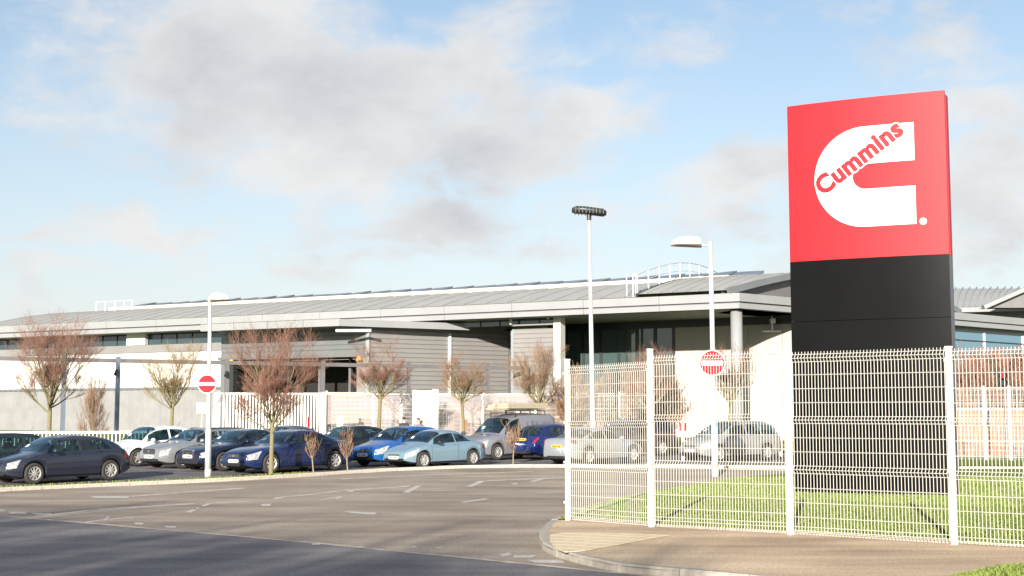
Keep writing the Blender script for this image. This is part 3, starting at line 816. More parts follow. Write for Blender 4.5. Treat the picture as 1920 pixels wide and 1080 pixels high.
for q in (424, 668):
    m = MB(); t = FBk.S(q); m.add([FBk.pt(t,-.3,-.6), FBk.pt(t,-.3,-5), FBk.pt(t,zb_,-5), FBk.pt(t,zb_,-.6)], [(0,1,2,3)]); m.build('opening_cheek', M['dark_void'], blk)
m = MB(); FBk.slab(m, sb0-.2, sbl, zb_-.12, zb_+.06, -.2, .08); m.build('lintel_trim', M['steel_frame'], blk)
for a, b in ((472, 676),):
    pass
for px in (500, 560, 618):                             # shutters standing in the opening
    m = MB(); t = FBk.S(px); FBk.slab(m, t-.08, t+.08, -.3, zb_-.15, -2.2, -2.0); m.build('door_post', M['steel_frame'], blk)
m = MB(); FBk.slab(m, sbl-.25, sbl, -.3, ztb, -.25, .06); m.build('corner_trim', M['fascia_light'], blk)
# side face
m = ribbed(FRk, .05, (Br-Bc).length, -.3, ztb-.01, 0, .27, .06); m.build('ribbed_cladding', M['cladding'], blk)
m = MB(); FRk.slab(m, -.02, (Br-Bc).length+.05, ztb, ztb+.22, -.3, .1); m.build('wall_capping', M['cladding'], blk)
for px in (842,):
    m = MB(); t = FRk.S(px); FRk.slab(m, t-.07, t+.07, -.3, ztb-.35, 0, .12); m.build('downpipe', M['mullion_white'], blk)
m = MB(); t = FRk.S(957); FRk.slab(m, t-.2, t, -.3, ztb-.35, -.4, .03); m.build('corner_trim', M['steel_frame'], blk)
m = MB(); FRk.slab(m, FRk.S(945), FRk.S(953), FRk.Z(949,621), FRk.Z(949,617), 0, .4); m.build('security_camera', M['mullion'], blk)
# roof of the block
m = MB(); q = [FBk.pt(sb0, ztb, -.1), FBk.pt(sbl, ztb, -.1), FRk.pt((Br-Bc).length, ztb, -.1), FBk.pt(sb0, ztb, -12)]
m.add(q, [(0,1,2,3)]); m.build('flat_roof', M['roof_metal'], blk)
# canopy: fascia in front, running past both ends
CP = 2.3
FCn = Fac(BL, Bc); FCn.a = FCn.a + FCn.n*CP
tc0, tc1 = FCn.S(372), FCn.S(635)
zc1, zc0 = FCn.Z(635, 597.5), FCn.Z(635, 611)
n_ = 4
for k in range(n_):
    m = MB(); FCn.slab(m, tc0+(tc1-tc0)*k/n_+.01, tc0+(tc1-tc0)*(k+1)/n_-.01, zc0, zc1, -.25, 0); m.build('fascia_panel', M['fascia_light'], blk)
Kc = FCn.pt(tc1, 0); K2 = Vector(xy(P(880, HORIZON, 81.2)))
FK2 = Fac(Vector((Kc.x, Kc.y)), K2)
zk = FK2
m = MB(); FK2.slab(m, .02, (K2-Vector((Kc.x,Kc.y))).length, zc0, zc1-.02, -.25, 0); m.build('fascia_panel', M['fascia_light'], blk)
m = MB(); a0, a1 = FCn.pt(tc0, zc1-.04, -.1), FCn.pt(tc1, zc1-.04, -.1); a2 = FK2.pt((K2-Vector((Kc.x,Kc.y))).length, zc1-.04, -.1); a3 = FCn.pt(tc0, zc1-.04, -6)
m.add([a0, a1, a2, a3], [(0,1,2,3)]); dz = Vector((0,0,zc0-zc1+.08)); m.add([a0+dz, a1+dz, a2+dz, a3+dz], [(3,2,1,0)]); m.build('canopy_deck', M['soffit'], blk)
m = MB(); m.tube([FCn.pt(FCn.S(622), zc0-.25, -.3), FCn.pt(FCn.S(672), zc0-.25, -1.2)], .09, 8); m.build('flood_light', M['mullion_white'], blk)
for px in (436, 676):
    p = FBk.pt(FBk.S(px), zb_-.35, .2); m = MB(); m.tube([p, p+Vector((0,0,.22))], [.2,.12], 10); m.build('beacon', M['lens_orange'], blk)
hall = hallx

# ---- steel goalpost frame running in front of the wings
fr_ = empty('steel_frame', tuple(P(600, 700, 73))[:2]+(0,))
tag(fr_, 'low grey steel post and beam frame running in front of the building', 'steel frame')
fa, fb_ = P(-60, 674, 64), P(1066, 692, 79.5)
FF = Fac((fa.x, fa.y), (fb_.x, fb_.y))
zbm = FF.Z(420, 680)
sections = [(-60,118),(118,219),(219,424),(424,604),(604,766),(766,915),(915,987)]
for a, b in sections:
    m = MB(); FF.slab(m, FF.S(a)+.02, FF.S(b)-.02, zbm-.10, zbm+.10, -.09, .09); m.build('beam', M['steel_frame'], fr_)
for k, px in enumerate((118,219,424,604,766,915,987)):
    m = MB(); t = FF.S(px); wv = .10 if k < 4 else .08
    FF.slab(m, t-wv, t+wv, -.3, zbm+.2, -.1, .1); m.build('post', M['steel_frame_blue'] if k < 2 else M['steel_frame'], fr_)
m = MB(); q = [FF.pt(FF.S(a), zbm-.5, .14) for a in (216, 422, 838)]
for p in q: m.tube([p, p+Vector((0,-.25,-.2))], .09, 8)
m.build('flood_light', M['mullion'], fr_)

# ---- walls behind the far fence
def brick_wall(name, pxs, Y0, Y1, ytop, label, m, rows, bl, prune=1.0, cat='wall'):
    a, b = P(pxs[0], HORIZON, Y0), P(pxs[1], HORIZON, Y1)
    f = Fac((a.x, a.y), (b.x, b.y)); L_ = (b-a).length
    z1 = f.Z((pxs[0]+pxs[1])/2, ytop); z0 = -.3
    root = empty(name, (a.x, a.y, 0)); tag(root, label, cat)
    core = MB(); f.slab(core, 0, L_, z0, z1-.02, -.3, -.02); core.build('mortar_core', M['mortar'], root)
    cop = MB(); f.slab(cop, -.05, L_+.05, z1, z1+.08, -.36, .05); cop.build('coping', M['kerb_stone'], root)
    hh = (z1-z0)/rows; br = MB(); r = 0
    for r in range(rows):
        t = -(r % 2)*bl/2
        while t < L_:
            t0, t1 = max(0, t+.008), min(L_, t+bl-.008)
            if t1-t0 > .05:
                f.slab(br, t0, t1, z0+r*hh+.008, z0+(r+1)*hh-.008, -.1, random.uniform(-.004,.012))
            t += bl
    o = br.build('brick_courses', m, root); o['kind'] = 'stuff'
    return f, root
brick_wall('brick_wall', (612, 1068), 68.5, 69.5, 741, 'pale mottled brick wall seen through the white mesh fence', M['brick_pale'], 34, .45)
brick_wall('brick_wall', (1000, 1262), 66.0, 66.0, 783, 'low orange brick wall behind the van and saloon', M['brick'], 16, .45)
brick_wall('brick_wall', (1780, 2060), 62, 62, 768, 'low orange brick wall behind the lawn at the far right', M['brick'], 26, .24)
# ---------------------------------------------------------------- totem sign
def sign():
    Yr, Yl = 32.0, 33.75
    R_ = P(1789, HORIZON, Yr); L_ = P(1487, HORIZON, Yl)
    a = Vector((L_.x, L_.y)); b = Vector((R_.x, R_.y)); W = (b-a).length
    u = (b-a).normalized(); n = Vector((u.y, -u.x)); 
    if n.y > 0: n = -n
    ang = atan2(u.y, u.x)
    z0 = zg(33)+.10
    root = empty('totem_sign', (a.x, a.y, z0), ang)
    tag(root, 'tall red and black totem sign with a white letter C emblem on the lawn', 'sign')
    ztop = P(1774, 169, Yr).z - z0; zred = P(1780, 476, Yr).z - z0
    zmid = P(1700, 595, Yr).z - z0
    # local axes: x along face, -y towards the viewer
    bulge = lambda x: -.10*(1-((x-W/2)/(W/2))**2)
    D = .34
    def shell(z0_, z1_, name, m, side=-1, yo=0.0):
        mb = LB(); N_ = 24; rows = []
        xs = [W*i/N_ for i in range(N_+1)]
        front = [(x, bulge(x)*1.0+yo) for x in xs]; backp = [(x, yo+.13) for x in xs[::-1]]
        poly = front+backp
        mb.prism(poly, z0_, z1_); return smooth_by_angle(mb.build(name, m, root), 40)
    H = ztop
    shell(zred, ztop, 'red_panel', M['sign_red']); shell(zmid+.012, zred-.006, 'black_panel', M['sign_black']); shell(-.1, zmid, 'black_panel', M['sign_black'])
    # rear shell, set back behind a shadow gap
    for (za, zb, nm, m) in ((zred, ztop-.05, 'red_panel', 'sign_red'), (-.1, zred-.006, 'black_panel', 'sign_trim')):
        mb = LB(); N_ = 24; xs = [W*i/N_ for i in range(N_+1)]
        poly = [(x, .24) for x in xs]+[(x, .56-bulge(x)) for x in xs[::-1]]
        mb.prism(poly, za, zb); smooth_by_angle(mb.build(nm, M[m], root), 40)
    mb = LB(); mb.box((.05, .12, -.1), (W-.05, .25, ztop-.06)); mb.build('core', M['sign_trim'], root)
    plinth = LB(); plinth.box((-.12, -.28, -.15), (W+.12, .8, -.02)); plinth.build('plinth', M['kerb_stone'], root)
    # emblem, laid on the bulged face
    HR = ztop-zred; S = HR
    def on_face(x, z, off=.006):
        return (x, bulge(x)-off, z)
    def Zf(v): return ztop - v*HR
    cx, cz = W*.178+S*.313*1.0, Zf(.495)
    Ro, Ri = S*.313, S*.0785; xr = W*.812
    def emblem(off, th):
        N_ = 40; out = []; inn = []
        for i in range(N_+1):
            a_ = pi/2+pi*i/N_
            out.append((cx+Ro*cos(a_)*1.0, cz+Ro*sin(a_)))
        cxi = W*.425+Ri
        for i in range(N_+1):
            a_ = pi/2+pi*i/N_
            inn.append((cxi+Ri*cos(a_), cz+Ri*sin(a_)))
        # strips outer->inner including straight bars
        rows = []
        ex = 14
        top = [(xr+(cx-xr)*i/ex, Zf(.182)) for i in range(ex)]; topi = [(xr+(cxi-xr)*i/ex, cz+Ri) for i in range(ex)]
        bot = [(cx+(xr-cx)*(i+1)/ex, cz-Ro) for i in range(ex)]; boti = [(cxi+(xr-cxi)*(i+1)/ex, cz-Ri) for i in range(ex)]
        A_ = top+out+bot; B_ = topi+inn+boti
        K = 6
        for a1, b1 in zip(A_, B_):
            rows.append([on_face(a1[0]+(b1[0]-a1[0])*k/K, a1[1]+(b1[1]-a1[1])*k/K, off) for k in range(K+1)])
        mb = LB(); mb.grid(rows)
        rows2 = [[(p[0], p[1]+th, p[2]) for p in r] for r in rows]
        return mb
    e = emblem(.012, .01).build('emblem', M['sign_white'], root, recalc=True)
    # lettering
    def text(s_, xc, zc, size, rot, off, m, name, bold=.0, width=None, grow=0.0):
        cd = bpy.data.curves.new('lettering', 'FONT'); cd.body = s_; cd.size = size; cd.offset = bold
        cd.align_x = 'LEFT'; cd.space_character = 1.06; cd.resolution_u = 4; cd.extrude = 0
        to = bpy.data.objects.new('tmp', cd); COL.objects.link(to)
        dg = bpy.context.evaluated_depsgraph_get(); me = bpy.data.meshes.new_from_object(to.evaluated_get(dg))
        bpy.data.objects.remove(to)
        bm = bmesh.new(); bm.from_mesh(me)
        x0 = min(v.co.x for v in bm.verts)+bold; x1 = max(v.co.x for v in bm.verts)-bold; y1 = size*.70
        sx = (width/(x1-x0)) if width else 1.0
        bmesh.ops.triangulate(bm, faces=bm.faces[:])
        bmesh.ops.subdivide_edges(bm, edges=[e_ for e_ in bm.edges if e_.calc_length() > .15], cuts=2)
        bm0 = bm.copy(); src = bpy.data.meshes.new('t'); bm.to_mesh(src)
        for k_ in range(10 if grow else 0):
            n0 = len(bm.verts); bm.from_mesh(src); bm.verts.ensure_lookup_table()
            for v in bm.verts[n0:]: v.co += Vector((grow*cos(2*pi*k_/10)/sx, grow*sin(2*pi*k_/10), .00012*(k_+1)))
        bm0.free()
        c_, s__ = cos(rot), sin(rot)
        for v in bm.verts:
            X, Y = (v.co.x-(x0+x1)/2)*sx, v.co.y-y1/2
            v.co = Vector(on_face(xc+X*c_-Y*s__, zc+X*s__+Y*c_, off+v.co.z))
        bmesh.ops.recalc_face_normals(bm, faces=bm.faces[:])
        bm.to_mesh(me); bm.free(); me.materials.clear(); me.materials.append(m); me.name = name
        o = bpy.data.objects.new(name, me); COL.objects.link(o); o.parent = root
        return o
    rot = radians(35)
    tx, tz = W*.460, Zf(.372)
    text('Cummins', tx, tz, .64, rot, .016, M['sign_white'], 'lettering_outline', .014, 2.45, .052)
    text('Cummins', tx, tz, .64, rot, .023, M['sign_red'], 'lettering', .014, 2.45, .018)
    # registered mark
    rx, rz = W*.853, Zf(.795)
    mb = LB(); N_ = 20
    mb.add([on_face(rx+.085*cos(2*pi*i/N_), rz+.085*sin(2*pi*i/N_), .012) for i in range(N_)], [tuple(range(N_))]); mb.build('registered_mark', M['sign_white'], root, recalc=True)
    text('R', rx, rz, .13, 0, .017, M['sign_red'], 'registered_letter', .002)
    return root
sign_root = sign()

# ---------------------------------------------------------------- near mesh fence
def near_fence():
    root = empty('mesh_fence', tuple(FB[0]))
    tag(root, 'tall white welded mesh fence with square posts in the foreground', 'fence')
    tops = [(1069,675.5),(1222,656.5),(1481,660),(1786,652)]
    zt = [P(px, py, FB[i].y).z for i, (px, py) in enumerate(tops)]; zt += [zt[-1], zt[-1]]
    bend_h = [(2.62,.0),(2.565,.035),(2.51,0),(2.32,0),(2.115,0),(1.91,0),(1.705,0),(1.655,.035),(1.605,0),(1.395,0),(1.19,0),(.985,0),(.93,.035),(.875,0),(.66,0),(.45,0),(.24,0),(.10,0)]
    fn = -Vector((fnb.x, fnb.y, 0))
    R2 = .0047
    for i, p in enumerate(FB):
        zbase = p.z
        m = MB(); 
        wv = .065 if i == 0 else .075
        t = fdir*(wv/2)
        q = []
        for z in (zbase-.1, zt[i]):
            for (su, sn) in ((-1,-1),(1,-1),(1,1),(-1,1)):
                q.append((p.x+fdir.x*su*wv/2+fn.x*sn*.03, p.y+fdir.y*su*wv/2+fn.y*sn*.03, z))
        m.hexa([q[0],q[1],q[2],q[3],q[4],q[5],q[6],q[7]]); o = m.build('post', M['white_coat'], root, recalc=True)
        c = MB(); q2 = []
        for z in (zt[i], zt[i]+.02):
            for (su, sn) in ((-1,-1),(1,-1),(1,1),(-1,1)):
                q2.append((p.x+fdir.x*su*(wv/2+.006)+fn.x*sn*.036, p.y+fdir.y*su*(wv/2+.006)+fn.y*sn*.036, z+.001))
        c.hexa(q2); c.build('post_cap', M['white_coat'], o, recalc=True)
        for zc_ in (.30, .98, 1.66, 2.50):
            k_ = MB(); b_ = p+fn*.036+Vector((0,0,zc_)); f3 = Vector((fdir.x,fdir.y,0))
            k_.hexa([b_-f3*.055-Vector((0,0,.02)), b_+f3*.055-Vector((0,0,.02)), b_+f3*.055+fn*.016-Vector((0,0,.02)), b_-f3*.055+fn*.016-Vector((0,0,.02)), b_-f3*.055+Vector((0,0,.02)), b_+f3*.055+Vector((0,0,.02)), b_+f3*.055+fn*.016+Vector((0,0,.02)), b_-f3*.055+fn*.016+Vector((0,0,.02))])
            k_.build('clip', M['galv'], o, recalc=True)
    for i in range(len(FB)-1):
        a = FB[i]+Vector((fdir.x,fdir.y,0))*.05+fn*.035; b = FB[i+1]-Vector((fdir.x,fdir.y,0))*.05+fn*.035
        L_ = (b-a).length; d = (b-a).normalized()
        n = max(2, round(L_/.0505)); dzp = (0, .0, .0, .0, .0)[i]
        zadj = {0: -.03, 1: .06, 2: .02, 3: .0, 4: 0}[i]
        # vertical wire, shared mesh, kinked at the folds
        prof = [(0, 2.66+zadj)]+[(k, z+zadj) for z, k in bend_h]+[(0, .035)]
        pts = [fn*k+Vector((0,0,z)) for k, z in prof]
        mb = LB(); mb.tube(pts, R2, 4, cap=False); me = None
        for k in range(n+1):
            q = a.lerp(b, k/n)
            zz = q.z-.0
            if me is None:
                o = mb.build('vertical_wire', M['wire_coat'], root); me = o.data
            else:
                o = bpy.data.objects.new('vertical_wire', me); COL.objects.link(o); o.parent = root
            o.location = Vector((q.x, q.y, q.z*(1-0)))-root.location - Vector((0,0,0))
        rowsz = list(bend_h)
        if i == 0: rowsz += [(.16,0),(.05,0)]
        for z, kk in rowsz+([(.045,0)] if i else []):
            h = MB(); va = a+fn*(kk+.008)+Vector((0,0,z+zadj)); vb = b+fn*(kk+.008)+Vector((0,0,z+zadj))
            h.tube([va-d*.02, vb+d*.02], .0042, 4); h.build('horizontal_wire', M['wire_coat'], root)
    return root
near_fence()

# ---------------------------------------------------------------- lamps and signs on posts
def no_entry(px, py, Y, dia, pole_r, label, tilt=0.0):
    c = P(px, py, Y); root = empty('no_entry_sign', tuple(c))
    tag(root, label, 'road sign')
    y0 = -(pole_r+.035)
    m = LB(); m.tube([(0,y0,0),(0,y0+.012,0)], dia/2, 40); m.build('sign_back', M['galv'], root)
    m = LB(); N_ = 40; m.add([(dia/2*.985*cos(2*pi*i/N_), y0-.003, dia/2*.985*sin(2*pi*i/N_)) for i in range(N_)], [tuple(range(N_))]); m.build('white_border', M['sign_white'], root, recalc=True)
    m = LB(); m.add([(dia/2*.93*cos(2*pi*i/N_), y0-.006, dia/2*.93*sin(2*pi*i/N_)) for i in range(N_)], [tuple(range(N_))]); m.build('red_disc', M['road_red'], root, recalc=True)
    m = LB(); hw, hh = dia*.405, dia*.085; m.add([(-hw,y0-.009,-hh),(hw,y0-.009,-hh),(hw,y0-.009,hh),(-hw,y0-.009,hh)], [(0,1,2,3)]); m.build('white_bar', M['sign_white'], root, recalc=True)
    for z in (-.17, .17):
        m = LB(); m.tube([(0,0,z-.02),(0,0,z+.02)], pole_r+.008, 12); m.box((-.03, y0+.01, z-.02), (.03, 0, z+.02)); m.build('clip', M['galv'], root)
    root.rotation_euler = (0, 0, tilt)
    return root
def lamp_post(name, base, topz, r0, r1, label, leanx=0.0, cat='street lamp'):
    root = empty(name, tuple(base)); tag(root, label, cat, 'street lamps along the road')
    h = topz-base.z
    top = Vector((leanx, 0, h)); k = 1.45/h
    m = LB(); m.tube([(0,0,-.1), top*k*.98, top*k, top*(k+.02), top], [r0*1.35, r0*1.35, r0*1.3, r0, r1], 16); m.build('pole', M['pole_grey'], root, smooth=True)
    m = LB(); m.tube([(0,0,-.05),(0,0,.22)], r0*1.42, 16); m.build('base_sleeve', M['black_plastic'] if name=='x' else M['galv'], root, smooth=True)
    m = LB(); m.box((-.04, -r0*1.35-.012, .45), (.04, -r0*1.3, 1.0)); m.build('access_door', M['galv'], root)
    return root, top
def cobra(root, top, dirx, L_=.95, arm=.0, z=0.0, scale=1.0):
    # elongated lantern: domed white canopy over a dark glazed underside
    ax = Vector((dirx, 0, 0))
    x0 = arm
    if arm:
        m = LB(); m.tube([top+Vector((0,0,-.12)), top+Vector((dirx*(arm+.1), 0, -.12))], .035, 8); m.build('arm', M['galv'], root, smooth=True); 
    N_, K = 14, 12; rows = []; rowsb = []
    for i in range(N_+1):
        t = i/N_; ww = .17*scale*(sin(pi*min(1, .12+t*.88))**.5 if t < .999 else .02)
        ww = .24*scale*(1-(2*t-.95)**4*.75); hh = .25*scale*(1-(1.7*t-.65)**2*.55)*(1 if t < .97 else .3)
        if t == 0: ww *= .6; hh *= .7
        if t == 1: ww *= .35; hh *= .3
        x = x0+L_*t; zz = top.z-.10+.06*t*0
        rows.append([Vector((top.x+dirx*x, top.y+ww*cos(pi*k/K), zz+hh*sin(pi*k/K)+.0)) for k in range(K+1)])
        rowsb.append([Vector((top.x+dirx*x, top.y+ww*.96*cos(pi*k/K), zz-.09*scale*sin(pi*k/K)*(1-t*.5)-.004)) for k in range(K+1)])
    m = LB(); m.grid(rows); n=len(m.v)
    m.f.append(tuple(range(K+1))); m.f.append(tuple(range(n-1, n-K-2, -1))); m.build('lantern_cover', M['lamp_white'], root, smooth=True, recalc=True)
    m = LB(); m.grid(rowsb); n=len(m.v); m.f.append(tuple(range(K+1))); m.f.append(tuple(range(n-1, n-K-2, -1))); m.build('lantern_glass', M['lamp_under'], root, smooth=True, recalc=True)
b1 = G(390, 893, .10); t1 = P(394, 556, b1.y)
r1, top1 = lamp_post('street_lamp', b1, t1.z, .075, .055, 'pale street lamp with a no entry disc, leftmost, beside the parked cars', t1.x-b1.x)
cobra(r1, top1, 1, .64, 0, scale=.9)
no_entry(389.5, 720, b1.y, .60, .06, 'round red and white no entry sign on the leftmost lamp post')
b2 = P(1113, 872, 56.5); t2 = P(1104.5, 404, 56.5)
r2, top2 = lamp_post('street_lamp', b2, t2.z, .11, .07, 'tallest lamp post with a dark flat double head, left of the mesh fence corner', t2.x-b2.x)
m = LB(); 
hd = []
sx = 65/2500*56.5/2
for (x, y_, z, wv) in ((-sx,0,.12,.13),(-sx*.75,0,.14,.22),(-sx*.2,0,.12,.24),(sx*.4,0,.06,.24),(sx*.8,0,.02,.22),(sx,0,.0,.12)):
    hd.append([Vector((top2.x+x, top2.y+wv*cos(a_)*1.6, top2.z+.10+z+ (.17 if wv>.15 else .10)*sin(a_))) for a_ in [2*pi*k/14 for k in range(14)]])
rows = [h+[h[0]] for h in hd]; m.grid(rows); m.f.append(tuple(range(14))); 
nn = len(m.v); m.f.append(tuple(nn-15+k for k in range(14)))
m.build('lamp_head', M['lamp_black'], r2, smooth=True, recalc=True)
m = LB()
for k in range(9):
    x = -sx*.8+sx*1.6*k/8; m.beam((top2.x+x, -.42, top2.z+.2-.06*(k/8)), (top2.x+x, .42, top2.z+.2-.06*(k/8)), .03, .24)
m.build('cooling_fins', M['lamp_black'], r2)
m = LB(); m.tube([top2+Vector((0,0,-.2)), top2+Vector((0,0,.08))], .10, 12); m.build('head_bracket', M['lamp_black'], r2)
b3 = G(1341, 891, .05); t3 = P(1332, 453, b3.y)
r3, top3 = lamp_post('street_lamp', b3, t3.z, .085, .075, 'pale street lamp with a white curved head behind the mesh fence', t3.x-b3.x)
cobra(r3, top3, -1, 58/2500*b3.y, .30, scale=1.15)
no_entry(1334.5, 681, b3.y, 49/2500*b3.y, .08, 'large round red and white no entry sign behind the white mesh fence')

# ---------------------------------------------------------------- far fences
def far_mesh(px0, px1, Y0, Y1, ytop, posts, label, name='mesh_fence', zb=None, pitch=.06, wr=.0034, group=None):
    a, b = P(px0, HORIZON, Y0), P(px1, HORIZON, Y1); f = Fac((a.x,a.y),(b.x,b.y)); L_ = (b-a).length
    z0 = zg((Y0+Y1)/2)+.05 if zb is None else zb; z1 = f.Z((px0+px1)/2, ytop)
    root = empty(name, (a.x, a.y, z0)); tag(root, label, 'fence', group)
    for px in posts:
        m = MB(); t = f.S(px); f.slab(m, t-.05, t+.05, z0-.1, z1+.08, -.04, .04); m.build('post', M['white_coat'], root)
    w_ = MB(); t = 0
    while t <= L_:
        f.slab(w_, t-wr, t+wr, z0, z1, 0, .012); t += pitch
    z = z0+.05
    while z < z1+.01:
        f.slab(w_, 0, L_, z-wr*1.3, z+wr*1.3, .013, .025); z += .2
    f.slab(w_, 0, L_, z1-.012, z1+.012, .013, .03)
    o = w_.build('wire_mesh', M['wire_coat'], root); o['kind'] = 'stuff'
    return f, root
def palisade(px0, px1, Y0, Y1, ytop, label, ends=(.16,.10), pitch=.15, name='metal_gate', zb=None, cat='gate', bw=.085):
    a, b = P(px0, HORIZON, Y0), P(px1, HORIZON, Y1); f = Fac((a.x,a.y),(b.x,b.y)); L_ = (b-a).length
    z0 = zg((Y0+Y1)/2) if zb is None else zb; z1 = f.Z((px0+px1)/2, ytop)
    root = empty(name, (a.x, a.y, z0)); tag(root, label, cat)
    for t, wv in ((0, ends[0]), (L_, ends[1])):
        m = MB(); f.slab(m, t-wv, t+wv, z0-.1, z1+.03, -.1, .1); m.build('post', M['white_coat'], root)
    for z in (z0+.15, z1-.06):
        m = MB(); f.slab(m, ends[0]+.01, L_-ends[1]-.01, z-.05, z+.05, -.03, .03); m.build('rail', M['white_coat'], root)
    t = ends[0]+pitch; me = None; 
    while t < L_-ends[1]-.05:
        m = MB(); f.slab(m, t-bw/2, t+bw/2, z0+.08, z1-.03, .032, .06); m.build('bar', M['white_coat'], root); t += pitch
    return f, root
palisade(406, 607, 62.5, 63.5, 736, 'wide white barred gate behind the parked cars at left')
palisade(778, 816, 61.5, 60.2, 732, 'narrow white barred gate leaf standing open near the two people', ends=(.07,.1), pitch=.14, bw=.05)
far_mesh(610, 776, 64, 64, 736, (612, 700, 752), 'white mesh fence between the wide gate and the open gate leaf')
far_mesh(818, 1240, 64, 63, 738, (905, 1004, 1082, 1160, 1240), 'white mesh fence behind the silver van')
far_mesh(1300, 1500, 60, 60, 790, (1300, 1462), 'low white mesh fence behind the silver people carrier', pitch=.12)
far_mesh(1790, 2100, 54, 52, 727, (1845, 1893, 1960), 'white mesh fence with slender posts beyond the lawn at right')
palisade(-40, 285, 57, 58.5, 808, 'low white railing in front of the ribbed wall at left', ends=(.05,.05), pitch=.16, name='low_railing', cat='railing', bw=.035)

# small street furniture
def signpost(px, ybase, Y, ytop, label, board=None, bm_='notice', pole_m='mullion_white', r=.03, name='signpost', cat='post'):
    z0 = P(px, ybase, Y).z; z1 = P(px, ytop, Y).z; c = P(px, ybase, Y)
    root = empty(name, (c.x, c.y, z0)); tag(root, label, cat)
    m = LB(); m.tube([(0,0,-.3),(0,0,z1-z0)], r, 8); m.build('pole', M[pole_m], root)
    if board:
        w_, h_ = board; m = LB(); m.box((-w_/2, -.06, z1-z0-h_), (w_/2, -.035, z1-z0)); m.build('board', M[bm_], root)
    return root
signpost(578, 812, 60, 781, 'slim red post behind the dark blue saloon', pole_m='road_red', r=.045, name='marker_post')
signpost(638, 812, 60, 780, 'small pale sign board behind the black car', board=(.3,.7), bm_='kerb_stone', name='notice_sign', cat='sign')
signpost(378, 800, 70, 755, 'white notice board fixed in front of the ribbed wall', board=(.55,.55), name='notice_sign', cat='sign')
signpost(871, 812, 63.3, 787, 'small brownish notice on the mesh fence left of the van', board=(.28,.5), bm_='brick', name='notice_sign', cat='sign')
signpost(1281, 866, 55, 793, 'short red and white bollard in front of the silver people carrier', board=(.28,.32), bm_='road_red', r=.07, name='bollard', cat='bollard')
# pedestrian signal: red and dark lens on a pole
c = P(1883, 860, 56); root = empty('traffic_light', (c.x, c.y, c.z)); tag(root, 'traffic light with red and dark lenses behind the far right mesh fence', 'traffic light')
hz_ = P(1883, 698, 56).z-c.z; hz2 = P(1883, 726, 56).z-c.z
m = LB(); m.tube([(.16,.1,-.1),(.16,.1,hz_+.1)], .055, 10); m.build('pole', M['steel_frame'], root)
m = LB(); m.box((-.17,-.1,hz2), (.17,.1,hz_+.03)); m.build('housing', M['black_plastic'], root)
for z, mm in ((hz_-.13,'road_red'),(hz2+.18,'paint_teal')):
    m = LB(); m.tube([(0,-.10,z),(0,-.16,z)], [.13,.12], 16); m.build('lens', M[mm], root)
    m = LB(); m.tube([(0,-.1,z+.01),(0,-.28,z+.01)], .15, 14, cap=False); m.build('hood', M['black_plastic'], root)

